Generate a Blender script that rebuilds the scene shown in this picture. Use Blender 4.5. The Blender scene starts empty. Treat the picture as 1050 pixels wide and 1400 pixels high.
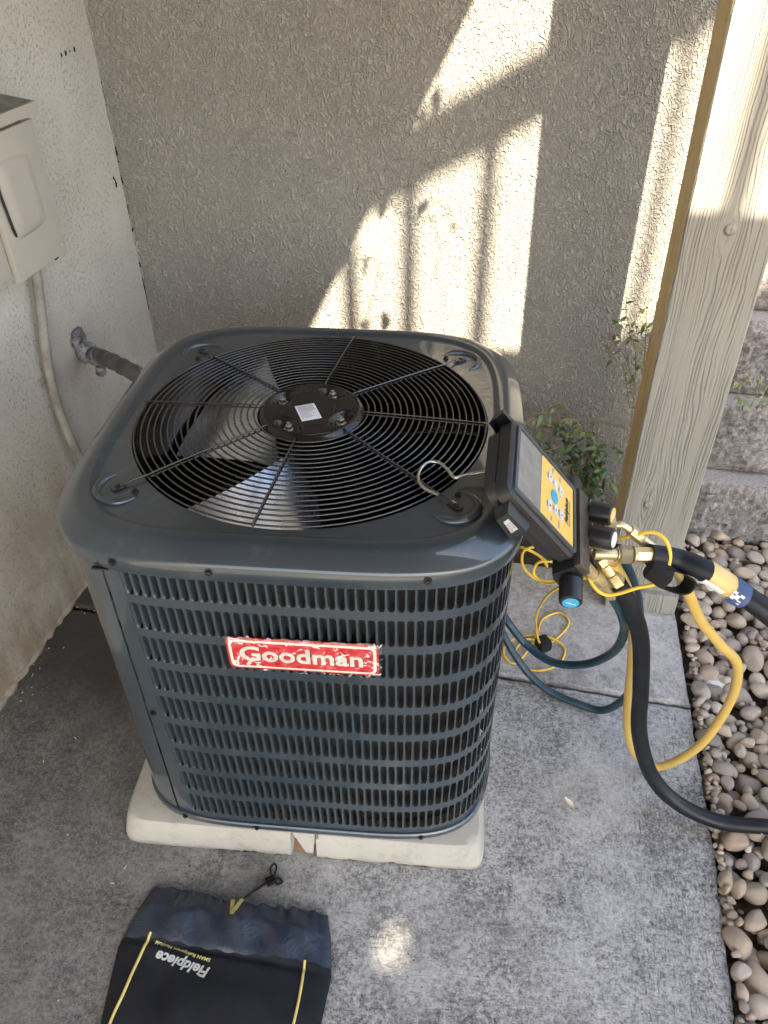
import bpy, bmesh, math, random
import numpy as np
from mathutils import Vector, Matrix
random.seed(7); rng = np.random.default_rng(11)
sc = bpy.context.scene; COL = sc.collection
R = math.radians

# ------------------------------------------------------------------ camera
cam_d = bpy.data.cameras.new('camera'); cam = bpy.data.objects.new('camera', cam_d); COL.objects.link(cam)
M0 = np.array([[0.996, 0.08902, -0.008], [0.04954, -0.62435, -0.77957], [-0.07439, 0.77605, -0.62627]])
CAM = np.array([0.2499, -1.2233, 1.6285]); FPX = 1067.04
cam.matrix_world = Matrix([[M0[0][i], -M0[1][i], -M0[2][i], CAM[i]] for i in range(3)] + [[0, 0, 0, 1]])
cam_d.sensor_fit = 'HORIZONTAL'; cam_d.sensor_width = 36.0; cam_d.lens = FPX/1050*36.0
cam_d.clip_start = 0.02; cam_d.clip_end = 2000
sc.camera = cam

# site frame: the walls and slabs stand 6 degrees off the unit
TH = R(6.0); E1 = Vector((math.cos(TH), -math.sin(TH), 0)); E2 = Vector((math.sin(TH), math.cos(TH), 0))
def E(a, b, z=0.0): return E1*a + E2*b + Vector((0, 0, z))
def to_px(p):
    q = M0 @ (np.array(p) - CAM); return 525+FPX*q[0]/q[2], 700+FPX*q[1]/q[2], q[2]

# ------------------------------------------------------------------ sky, sun, exposure
SUN_ENV = (0.62, -1.0, 1.18)                    # direction towards the sun in the site frame
sun_v = (E1*SUN_ENV[0] + E2*SUN_ENV[1] + Vector((0, 0, SUN_ENV[2]))).normalized()
world = bpy.data.worlds.new('World'); sc.world = world; world.use_nodes = True
wt = world.node_tree; wt.nodes.clear()
sky = wt.nodes.new('ShaderNodeTexSky'); sky.sky_type = 'NISHITA'; sky.sun_disc = False
sky.sun_elevation = math.asin(sun_v.z); sky.sun_rotation = math.atan2(sun_v.x, sun_v.y)
sky.air_density = 1.0; sky.dust_density = 2.0; sky.ozone_density = 1.0
bg = wt.nodes.new('ShaderNodeBackground'); bg.inputs[1].default_value = 0.105
wo = wt.nodes.new('ShaderNodeOutputWorld')
tint = wt.nodes.new('ShaderNodeMix'); tint.data_type = 'RGBA'; tint.blend_type = 'MULTIPLY'; tint.inputs[0].default_value = 1
tint.inputs[7].default_value = (1.0, .968, .915, 1)      # warm tint on the sky, standing in for white balance
wt.links.new(sky.outputs[0], tint.inputs[6]); wt.links.new(tint.outputs[2], bg.inputs[0]); wt.links.new(bg.outputs[0], wo.inputs[0])
sd = bpy.data.lights.new('sun', 'SUN'); sd.energy = 5.0; sd.angle = R(0.53); sd.color = (1.0, 0.87, 0.67)
so = bpy.data.objects.new('sun', sd); COL.objects.link(so)
so.rotation_euler = sun_v.to_track_quat('Z', 'Y').to_euler()
sc.view_settings.view_transform = 'Standard'; sc.view_settings.look = 'None'
sc.view_settings.gamma = 1.0; sc.view_settings.use_curve_mapping = False
sc.view_settings.exposure = 2.72
sc.cycles.max_bounces = 8; sc.cycles.diffuse_bounces = 5; sc.cycles.glossy_bounces = 4

# ------------------------------------------------------------------ node helper
class NT:
    def __init__(s, name, bump_dist=None):
        s.m = bpy.data.materials.new(name); s.m.use_nodes = True; s.t = s.m.node_tree
        s.b = s.t.nodes['Principled BSDF']; s._co = None
    def n(s, ty, **kw):
        x = s.t.nodes.new(ty)
        for k, v in kw.items(): setattr(x, k, v)
        return x
    def link(s, a, b): s.t.links.new(a, b)
    def put(s, inp, v):
        if isinstance(v, bpy.types.NodeSocket): s.link(v, inp)
        elif isinstance(v, (tuple, list)) and len(v) == 3 and inp.type == 'RGBA': inp.default_value = (*v, 1)
        else: inp.default_value = v
    def co(s):
        if s._co is None: s._co = s.n('ShaderNodeTexCoord').outputs['Object']
        return s._co
    def map(s, scale=(1, 1, 1), loc=(0, 0, 0), rot=(0, 0, 0), v=None):
        x = s.n('ShaderNodeMapping'); s.link(v or s.co(), x.inputs[0])
        x.inputs['Scale'].default_value = scale; x.inputs['Location'].default_value = loc; x.inputs['Rotation'].default_value = rot
        return x.outputs[0]
    def noise(s, scale, detail=3, rough=.5, dist=0, v=None):
        x = s.n('ShaderNodeTexNoise'); s.link(v or s.co(), x.inputs['Vector'])
        x.inputs['Scale'].default_value = scale; x.inputs['Detail'].default_value = detail
        x.inputs['Roughness'].default_value = rough; x.inputs['Distortion'].default_value = dist
        return x.outputs[0]
    def vor(s, scale, v=None, feature='F1', rnd=1):
        x = s.n('ShaderNodeTexVoronoi', feature=feature); s.link(v or s.co(), x.inputs['Vector'])
        x.inputs['Scale'].default_value = scale; x.inputs['Randomness'].default_value = rnd
        return x.outputs['Distance']
    def math(s, op, a, b=0.0, c=0.0, clamp=False):
        x = s.n('ShaderNodeMath', operation=op); x.use_clamp = clamp
        s.put(x.inputs[0], a); s.put(x.inputs[1], b)
        if len(x.inputs) > 2: s.put(x.inputs[2], c)
        return x.outputs[0]
    def ss(s, v, lo, hi, a=0.0, b=1.0):
        x = s.n('ShaderNodeMapRange', interpolation_type='SMOOTHSTEP'); s.put(x.inputs[0], v)
        for i, q in enumerate((lo, hi, a, b)): s.put(x.inputs[1+i], q)
        return x.outputs[0]
    def ramp(s, v, stops):
        x = s.n('ShaderNodeValToRGB'); s.put(x.inputs[0], v); el = x.color_ramp.elements
        while len(el) < len(stops): el.new(0.5)
        for e, (p, c) in zip(el, stops): e.position = p; e.color = (*c, 1) if len(c) == 3 else c
        return x.outputs[0]
    def mix(s, f, a, b, mode='MIX'):
        x = s.n('ShaderNodeMix', data_type='RGBA', blend_type=mode)
        s.put(x.inputs[0], f); s.put(x.inputs[6], a); s.put(x.inputs[7], b); return x.outputs[2]
    def xyz(s, v=None):
        x = s.n('ShaderNodeSeparateXYZ'); s.link(v or s.co(), x.inputs[0]); return x.outputs
    def bump(s, h, dist=.002, strength=1.0, prev=None):
        x = s.n('ShaderNodeBump'); s.put(x.inputs['Height'], h)
        x.inputs['Distance'].default_value = dist; x.inputs['Strength'].default_value = strength
        if prev is not None: s.link(prev, x.inputs['Normal'])
        return x.outputs[0]
    def done(s, col=None, rough=None, normal=None, metal=None, spec=None, coat=None, **kw):
        b = s.b.inputs
        if col is not None: s.put(b['Base Color'], col)
        if rough is not None: s.put(b['Roughness'], rough)
        if normal is not None: s.link(normal, b['Normal'])
        if metal is not None: s.put(b['Metallic'], metal)
        if spec is not None: s.put(b['Specular IOR Level'], spec)
        if coat is not None: s.put(b['Coat Weight'], coat); s.put(b['Coat Roughness'], .08)
        return s.m

MAT = {}
def simple(name, col, rough=.5, metal=0, var=.12, scale=30, bump=0, bscale=200, spec=.5, coat=None):
    k = NT(name); f = k.noise(scale, 4, .6)
    c = k.mix(k.ss(f, .3, .7), tuple(x*(1-var) for x in col), tuple(min(1, x*(1+var)) for x in col))
    nrm = k.bump(k.noise(bscale, 3, .6), .001, bump) if bump else None
    r = k.ss(k.noise(scale*.6, 3), .3, .7, max(0, rough-.07), min(1, rough+.07))
    MAT[name] = k.done(c, r, nrm, metal, spec, coat); return MAT[name]

# --- stucco of the back wall: raised squiggles
k = NT('stucco_squiggle')
mp = k.map((1, 1, .62))
def ridge(k, sc_, w, v, dist=.6):
    n_ = k.noise(sc_, 1.5, .5, dist, v); return k.ss(k.math('ABSOLUTE', k.math('SUBTRACT', n_, .5)), .0, w, 1, 0)
r1 = ridge(k, 62, .07, mp, .8); r2 = ridge(k, 105, .09, k.map((1, 1, .7), (3, 1, 2)), .6)
msk = k.ss(k.noise(9, 2), .38, .6)
h = k.math('ADD', k.math('MULTIPLY', r1, k.math('MULTIPLY_ADD', msk, .5, .6)), k.math('MULTIPLY', r2, .55))
h = k.math('ADD', h, k.math('MULTIPLY', k.noise(330, 2), .35))
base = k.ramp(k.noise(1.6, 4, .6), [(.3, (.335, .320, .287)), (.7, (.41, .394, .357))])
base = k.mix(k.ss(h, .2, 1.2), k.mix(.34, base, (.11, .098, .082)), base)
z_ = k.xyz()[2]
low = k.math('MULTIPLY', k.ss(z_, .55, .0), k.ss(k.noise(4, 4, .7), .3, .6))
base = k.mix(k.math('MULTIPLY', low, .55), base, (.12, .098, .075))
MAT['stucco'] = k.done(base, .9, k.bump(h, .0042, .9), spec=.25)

# --- smoother painted wall on the left: pitted
k = NT('stucco_pitted')
p1 = k.ss(k.noise(185, 2.5, .6, .8, k.map((1, 1, .7))), .555, .66)
p2 = k.ss(k.vor(85), .13, .05)
pm = k.ss(k.noise(7, 3), .22, .55)
pit = k.math('MULTIPLY', k.math('MAXIMUM', p1, k.math('MULTIPLY', p2, .8)), pm)
base = k.ramp(k.noise(2.3, 5, .62), [(.28, (.43, .41, .365)), (.7, (.53, .51, .465))])
z_ = k.xyz()[2]
grime = k.math('MULTIPLY', k.ss(z_, .75, .02), k.ss(k.noise(5.5, 5, .7, .3, k.map((1, 1, .45))), .30, .68))
base = k.mix(k.math('MULTIPLY', grime, .85), base, (.24, .195, .14))
base = k.mix(k.math('MULTIPLY', pit, .42), base, (.15, .135, .115))
blot = k.ss(k.noise(3.3, 4, .65), .62, .72)
base = k.mix(k.math('MULTIPLY', blot, .25), base, (.30, .27, .23))
hh = k.math('ADD', k.math('MULTIPLY', pit, -1.0), k.math('MULTIPLY', k.noise(60, 4, .6), .9))
MAT['left_wall'] = k.done(base, .88, k.bump(hh, .003, .7), spec=.25)

# --- concrete
def concrete(name, light, dark, seed, brush, speck=1.0):
    k = NT(name); v = k.map((1, 1, 1), (seed, seed*2, 0))
    big = k.noise(2.1, 5, .62, 0, v); mid = k.noise(14, 5, .65, 0, v); fine = k.noise(190, 3, .7, 0, v); sp = k.noise(95, 2, .7, 0, v)
    gr_ = k.noise(78, 4, .82, 0, v); g2 = k.noise(210, 2, .8, 0, k.map((1, 1, 1), (seed+3, 1, 0)))
    t_ = k.math('ADD', k.math('MULTIPLY', gr_, .62), k.math('MULTIPLY', g2, .38))
    amp = k.ss(k.noise(3.1, 4, .6, 0, v), .32, .62, .55*speck, 1.0*speck)
    t_ = k.math('MULTIPLY_ADD', k.math('SUBTRACT', t_, .5), amp, .5)
    tone = k.math('MULTIPLY_ADD', k.math('SUBTRACT', k.math('ADD', k.math('MULTIPLY', big, .55), k.math('MULTIPLY', mid, .45)), .5), .58, t_)
    c = k.ramp(tone, [(.36, tuple(x*.34 for x in dark)), (.455, dark), (.53, light), (.66, tuple(min(1, x*1.5) for x in light))])
    pores = k.math('MULTIPLY', k.ss(k.vor(46, v), .11, .05), k.ss(k.noise(5, 2), .48, .6))
    c = k.mix(k.math('MULTIPLY', pores, .55), c, (.05, .05, .05))
    # brown dirt in the corner by the left wall, of its own shape
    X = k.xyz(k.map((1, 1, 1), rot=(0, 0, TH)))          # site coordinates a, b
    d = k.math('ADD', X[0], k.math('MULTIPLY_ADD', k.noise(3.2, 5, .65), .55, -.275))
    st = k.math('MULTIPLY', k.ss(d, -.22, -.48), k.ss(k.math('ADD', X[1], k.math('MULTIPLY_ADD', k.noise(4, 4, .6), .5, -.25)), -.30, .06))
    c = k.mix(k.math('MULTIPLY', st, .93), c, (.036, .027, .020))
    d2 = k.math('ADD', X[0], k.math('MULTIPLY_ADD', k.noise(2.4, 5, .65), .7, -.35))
    st2 = k.ss(d2, .25, -.35)  # broad grey stain to the left, with the shadow beside the unit painted in
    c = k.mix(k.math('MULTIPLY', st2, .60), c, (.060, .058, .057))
    h = k.math('ADD', k.math('MULTIPLY', t_, 1.1), k.math('MULTIPLY', mid, .8))
    if brush:
        w = k.noise(26, 4, .7, .2, k.map((1.0, 14, 1), rot=(0, 0, R(9))))
        zone = k.math('MULTIPLY', k.ss(X[1], -.30, -.46), k.ss(X[0], -.05, .25))
        line = k.math('MULTIPLY', k.ss(w, .60, .70), zone)
        w2 = k.noise(26, 4, .7, .2, k.map((14, 1.0, 1), rot=(0, 0, R(6))))
        zone2 = k.ss(X[0], .66, .74)
        line = k.math('MAXIMUM', line, k.math('MULTIPLY', k.ss(w2, .56, .68), k.math('MULTIPLY', zone2, .8)))
        c = k.mix(k.math('MULTIPLY', line, .5), c, (.07, .07, .072))
        h = k.math('SUBTRACT', h, k.math('MULTIPLY', line, 1.2))
    h = k.math('SUBTRACT', h, pores)
    return k.done(c, .87, k.bump(h, .0022, .8), spec=.3)
MAT['slab_near'] = concrete('concrete_worn', (.37, .367, .358), (.205, .205, .203), 0, True)
MAT['slab_far'] = concrete('concrete_pale', (.41, .40, .385), (.27, .262, .25), 5, False, .6)

# --- unit paint, plastics, metals
k = NT('unit_paint')
f = k.noise(3, 3, .5)
c = k.mix(k.ss(f, .3, .7), (.027, .038, .049), (.032, .044, .056))
du = k.math('MULTIPLY', k.ss(k.noise(26, 6, .75), .52, .72), k.ss(k.noise(2.4, 3), .40, .62))
c = k.mix(k.math('MULTIPLY', du, .22), c, (.16, .155, .14))
wsp = k.math('MULTIPLY', k.ss(k.vor(70), .16, .10), k.ss(k.noise(3.5, 2), .55, .66))
c = k.mix(k.math('MULTIPLY', wsp, .16), c, (.20, .20, .19))
MAT['paint'] = k.done(c, k.ss(k.noise(5, 4, .6), .35, .65, .28, .36), spec=.35, coat=.9); k.b.inputs['Coat Roughness'].default_value = .03; k.b.inputs['Coat IOR'].default_value = 1.55
simple('paint_dark', (.022, .028, .036), .35)
simple('black_gloss', (.008, .008, .009), .22, var=.3, spec=.5)
simple('black_wire', (.012, .012, .013), .2, var=.2, spec=.9, coat=.6)
simple('interior', (.010, .011, .013), .55)
simple('aluminium', (.66, .69, .74), .25, metal=.95, var=.08, scale=12)
simple('zinc', (.55, .55, .53), .28, metal=1, var=.15)
simple('screw_black', (.02, .02, .022), .3, metal=.4)
k = NT('coil_fins')
X = k.xyz(); w = k.math('SINE', k.math('MULTIPLY', k.math('ADD', X[2], k.math('MULTIPLY', X[0], .55)), 2200))
c = k.mix(k.ss(w, -.4, .8), (.004, .004, .004), (.034, .030, .025))
MAT['coil'] = k.done(c, .5, k.bump(w, .001, .6))
k = NT('pad_composite')
c = k.ramp(k.noise(5, 5, .65), [(.3, (.36, .345, .305)), (.7, (.43, .415, .37))])
c = k.mix(k.math('MULTIPLY', k.ss(k.noise(16, 6, .75), .50, .70), .42), c, (.22, .20, .17))
c = k.mix(k.math('MULTIPLY', k.ss(k.noise(260, 2), .55, .7), .2), c, (.30, .28, .25))
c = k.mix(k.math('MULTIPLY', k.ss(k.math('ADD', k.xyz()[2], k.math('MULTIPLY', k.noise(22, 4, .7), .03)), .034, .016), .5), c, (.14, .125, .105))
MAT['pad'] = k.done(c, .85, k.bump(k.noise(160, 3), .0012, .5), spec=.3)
simple('foam_tan', (.20, .125, .07), .9, bump=.6)
simple('crack_dark', (.015, .013, .011), .95)
k = NT('box_paint')
c = k.ramp(k.noise(4, 5, .6), [(.3, (.36, .335, .29)), (.7, (.415, .39, .345))])
c = k.mix(k.math('MULTIPLY', k.ss(k.noise(22, 5, .7), .62, .76), .35), c, (.25, .21, .17))
MAT['box'] = k.done(c, .5, k.bump(k.noise(90, 3), .0006, .4))
simple('conduit_paint', (.25, .235, .205), .75, bump=.5, var=.3, scale=14)
simple('dull_grey', (.135, .130, .12), .5, bump=.3, var=.25)
simple('insulation', (.085, .083, .082), .55, bump=.5, bscale=60, var=.3)
k = NT('sealant')
c = k.ramp(k.noise(38, 4, .7), [(.35, (.07, .07, .072)), (.5, (.20, .20, .205)), (.66, (.42, .42, .43))])
MAT['sealant'] = k.done(c, .45, k.bump(k.noise(80, 4, .7), .006, 1), .3)
simple('case_black', (.017, .018, .020), .45, bump=.15, var=.15)
simple('bezel_grey', (.055, .062, .070), .4)
simple('bar_bronze', (.10, .082, .066), .42, metal=.55, var=.2)
simple('knob_rubber', (.013, .014, .016), .38, var=.2)
simple('brass', (.64, .54, .33), .40, metal=.85, var=.14, scale=60)
k = NT('brass_knurl')
X = k.xyz(); w = k.math('MULTIPLY', k.math('SINE', k.math('MULTIPLY', k.math('ADD', X[0], X[2]), 2600)), k.math('SINE', k.math('MULTIPLY', k.math('SUBTRACT', X[0], X[2]), 2600)))
MAT['knurl'] = k.done((.62, .53, .34), .45, k.bump(w, .0012, 1), 1)
simple('hose_black', (.007, .009, .013), .44, bump=.25, bscale=400, var=.2, spec=.35)
simple('hose_blue', (.014, .040, .060), .38, bump=.2, bscale=400, var=.2)
k = NT('hose_yellow')
c = k.ramp(k.noise(9, 5, .6), [(.3, (.56, .375, .095)), (.7, (.65, .455, .135))])
c = k.mix(k.math('MULTIPLY', k.ss(k.noise(70, 4, .7), .66, .78), .6), c, (.18, .12, .05))
MAT['hose_yellow'] = k.done(c, .42)
simple('cable_yellow', (.80, .52, .05), .4, var=.1)
simple('velcro', (.007, .007, .008), .95, bump=.8, bscale=500)
simple('key_yellow', (.74, .49, .12), .35, var=.03)
simple('key_grey', (.56, .57, .58), .4, var=.06)
simple('key_blue', (.05, .34, .62), .35, var=.06)
simple('ink_black', (.02, .02, .02), .5)
simple('white_print', (.80, .79, .76), .4, var=.04)
simple('label_white', (.74, .75, .80), .35, var=.04)
simple('ink_grey', (.30, .30, .33), .5)
simple('badge_red', (.52, .022, .030), .3, var=.12, scale=60)
simple('badge_cream', (.78, .72, .62), .35, var=.1)
simple('badge_silver', (.70, .66, .60), .3, metal=.2)
simple('silver_tag', (.70, .72, .74), .3, metal=.6)
k = NT('screen_glass')
c = k.ramp(k.noise(30, 4, .6), [(.3, (.19, .185, .17)), (.7, (.27, .262, .24))])
MAT['screen'] = k.done(c, .18, spec=.6)
k = NT('protective_film')
st = k.ss(k.noise(28, 4, .65, 2.2, k.map((1, 1, 2.6))), .585, .635)
edge = k.math('MULTIPLY', st, .75)  # white streaks painted in as glare on the crinkles
tr = k.n('ShaderNodeBsdfTransparent'); gl = k.n('ShaderNodeBsdfGlossy'); gl.inputs['Roughness'].default_value = .12
df = k.n('ShaderNodeBsdfDiffuse'); df.inputs[0].default_value = (.85, .8, .76, 1)
bn = k.bump(k.noise(60, 3, .6, 1), .003, .8); k.link(bn, gl.inputs['Normal'])
m1 = k.n('ShaderNodeMixShader'); m1.inputs[0].default_value = .10; k.link(tr.outputs[0], m1.inputs[1]); k.link(gl.outputs[0], m1.inputs[2])
m2 = k.n('ShaderNodeMixShader'); k.link(edge, m2.inputs[0]); k.link(m1.outputs[0], m2.inputs[1]); k.link(df.outputs[0], m2.inputs[2])
k.link(m2.outputs[0], k.t.nodes['Material Output'].inputs[0]); MAT['film'] = k.m
k = NT('bag_nylon')
c = k.mix(k.ss(k.noise(10, 3), .3, .7), (.020, .028, .046), (.030, .040, .062))
MAT['nylon'] = k.done(c, .36, k.bump(k.noise(26, 4, .65, .6), .006, .7), spec=.5)
k = NT('bag_mesh_cloth')
c = k.mix(k.ss(k.noise(14, 4), .3, .7), (.006, .007, .011), (.012, .014, .020))
MAT['bag_cloth'] = k.done(c, .75, k.bump(k.math('ADD', k.noise(900, 1), k.math('MULTIPLY', k.noise(18, 3), 3)), .002, .6), spec=.3)
simple('piping_yellow', (.60, .50, .17), .55, var=.1)
simple('logo_grey', (.50, .53, .52), .5, var=.05)
simple('logo_yellow', (.62, .58, .22), .5, var=.05)
simple('paper_blue', (.05, .09, .22), .45, var=.2)
simple('paper_yellow', (.72, .52, .20), .5, var=.08)
simple('paper_white', (.78, .80, .82), .5, var=.05)
k = NT('split_face_block')
c = k.ramp(k.noise(70, 5, .7), [(.3, (.105, .095, .093)), (.5, (.24, .222, .215)), (.7, (.42, .39, .38))])
c = k.mix(k.math('MULTIPLY', k.ss(k.noise(5, 3), .4, .65), .25), c, (.15, .125, .11))
MAT['block'] = k.done(c, .92, k.bump(k.noise(110, 4, .7), .007, 1), spec=.25)
k = NT('sawn_block_top')
c = k.ramp(k.noise(160, 3, .7), [(.35, (.25, .24, .235)), (.65, (.40, .385, .37))])
MAT['block_top'] = k.done(c, .9, k.bump(k.noise(200, 3), .002, .5), spec=.25)
k = NT('soil')
c = k.ramp(k.noise(30, 6, .7), [(.3, (.06, .047, .034)), (.7, (.15, .12, .09))])
MAT['soil'] = k.done(c, .95, k.bump(k.noise(55, 6, .7), .02, 1), spec=.2)
k = NT('far_ground')
c = k.ramp(k.noise(.7, 8, .7), [(.3, (.14, .115, .09)), (.7, (.26, .225, .18))])
MAT['ground'] = k.done(c, .95, k.bump(k.noise(14, 6, .7), .04, 1), spec=.2)
k = NT('river_stone')
oi = k.n('ShaderNodeObjectInfo').outputs['Random']
at = k.n('ShaderNodeAttribute'); at.attribute_name = 'tone'
rn = k.math('FRACT', k.math('ADD', oi, at.outputs['Fac']))
c = k.ramp(rn, [(0, (.36, .265, .185)), (.14, (.54, .45, .34)), (.28, (.28, .25, .22)), (.40, (.56, .45, .33)), (.52, (.37, .285, .21)), (.64, (.46, .41, .35)), (.76, (.43, .325, .265)), (.86, (.23, .21, .19)), (.93, (.70, .635, .54)), (1, (.38, .295, .21))])
k2 = k.noise(22, 5, .65); c = k.mix(k.math('MULTIPLY', k.ss(k2, .5, .7), .45), c, (.40, .36, .31)); c = k.mix(k.math('MULTIPLY', k.ss(k2, .48, .3), .45), c, (.11, .092, .078))
c = k.mix(k.math('MULTIPLY', k.ss(k.noise(150, 3, .7), .55, .7), .3), c, (.12, .10, .09))
MAT['stone'] = k.done(c, .72, k.bump(k.noise(85, 4, .65), .003, .6), spec=.35)
simple('stone_white', (.66, .66, .64), .8, bump=.8, bscale=60, var=.2)
# painted timber with grain that flows round two knots (coordinates of the post: x across, z up)
k = NT('painted_timber')
X = k.xyz(); xx = X[0]
psi = xx; kn_m = 0.0
for (ax, az) in ((.052, .37), (.072, 1.08)):
    dx = k.math('SUBTRACT', X[0], ax); dz = k.math('MULTIPLY', k.math('SUBTRACT', X[2], az), .30)
    r2_ = k.math('ADD', k.math('ADD', k.math('MULTIPLY', dx, dx), k.math('MULTIPLY', dz, dz)), .00009)
    psi = k.math('SUBTRACT', psi, k.math('DIVIDE', k.math('MULTIPLY', dx, .00022), r2_))
    dz2 = k.math('SUBTRACT', X[2], az); rr = k.math('SQRT', k.math('ADD', k.math('MULTIPLY', dx, dx), k.math('MULTIPLY', dz2, dz2)))
    kn_m = k.math('MAXIMUM', kn_m, k.ss(rr, .014, .009))
wob = k.math('MULTIPLY', k.noise(2.0, 4, .55, 0, k.map((3, 3, .42))), .125)
ph = k.math('MULTIPLY', k.math('ADD', psi, wob), 900)
w = k.math('SINE', ph); w = k.math('MULTIPLY', k.ss(w, -.2, .95), k.ss(k.noise(9, 3, .6, 0, k.map((5, 5, .22))), .38, .60))
fib = k.noise(90, 3, .7, 0, k.map((1, 1, .06)))
c = k.ramp(k.noise(5, 5, .6, 0, k.map((1, 1, .3))), [(.3, (.268, .256, .222)), (.7, (.328, .315, .278))])
c = k.mix(k.math('MULTIPLY', w, .40), c, (.165, .155, .13))
c = k.mix(k.math('MULTIPLY', k.ss(fib, .55, .7), .25), c, (.22, .21, .18))
hh = k.math('ADD', k.math('MULTIPLY', w, -1.0), k.math('MULTIPLY', fib, .5)); hh = k.math('ADD', hh, k.math('MULTIPLY', kn_m, .8))
MAT['timber'] = k.done(c, .72, k.bump(hh, .0022, .9), spec=.3)
k = NT('weathered_timber_edge')
fib = k.noise(70, 4, .7, .2, k.map((1, 1, .06)))
c = k.ramp(k.noise(7, 5, .65, 0, k.map((1, 1, .35))), [(.3, (.56, .415, .215)), (.7, (.70, .545, .31))])
c = k.mix(k.math('MULTIPLY', k.ss(fib, .57, .66), .6), c, (.10, .07, .04))
c = k.mix(k.math('MULTIPLY', k.ss(k.noise(55, 4, .7, 0, k.map((1, 1, .4))), .62, .7), .7), c, (.06, .045, .03))
MAT['timber_edge'] = k.done(c, .8, k.bump(fib, .003, .8), spec=.3)
def leaf_mat(name, c1, c2):
    k = NT(name); oi = k.n('ShaderNodeObjectInfo').outputs['Random']
    c = k.mix(oi, c1, c2); c = k.mix(k.math('MULTIPLY', k.ss(k.noise(60, 3), .5, .7), .3), c, tuple(x*.6 for x in c1))
    MAT[name] = k.done(c, .38, k.bump(k.noise(120, 2), .001, .4)); k.put(k.b.inputs['Subsurface Weight'], 0.0)
leaf_mat('leaf_green', (.10, .155, .045), (.19, .25, .085))
leaf_mat('leaf_blue', (.055, .125, .075), (.09, .17, .10))
leaf_mat('leaf_pale', (.20, .22, .085), (.36, .33, .16))
leaf_mat('leaf_dark', (.030, .075, .03), (.05, .11, .04))
simple('stem_brown', (.20, .15, .09), .8); simple('stem_pale', (.36, .30, .20), .8)
simple('dry_leaf', (.55, .47, .36), .8, var=.25)
simple('stucco_far', (.42, .39, .34), .9, bump=.6, bscale=60); simple('soffit_wood', (.20, .155, .11), .85, bump=.5)
simple('stair_metal', (.10, .095, .09), .5); simple('deck_wood', (.30, .26, .21), .8, bump=.5)
simple('deck_tread', (.36, .35, .33), .85, bump=.5)

# ------------------------------------------------------------------ mesh helpers
def mesh_obj(name, verts, faces, mat=None, parent=None, smooth=False, mats=None, fmat=None):
    me = bpy.data.meshes.new(name); me.from_pydata([tuple(v) for v in verts], [], faces); me.update()
    for m in (mats or ([mat] if mat else [])): me.materials.append(MAT[m] if isinstance(m, str) else m)
    if fmat is not None: me.polygons.foreach_set('material_index', fmat)
    if smooth: me.polygons.foreach_set('use_smooth', [True]*len(me.polygons))
    return link(name, me, parent)
def link(name, me, parent=None):
    o = bpy.data.objects.new(name, me); COL.objects.link(o)
    if parent is not None: o.parent = parent
    return o
def tag(o, label=None, cat=None, group=None, kind=None):
    if label: o['label'] = label
    if cat: o['category'] = cat
    if group: o['group'] = group
    if kind: o['kind'] = kind
    return o
def empty(name, label, cat, loc=(0, 0, 0), rotz=0, group=None):
    o = bpy.data.objects.new(name, None); COL.objects.link(o); o.location = loc; o.rotation_euler = (0, 0, rotz)
    o.empty_display_size = .05
    return tag(o, label, cat, group)
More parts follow.
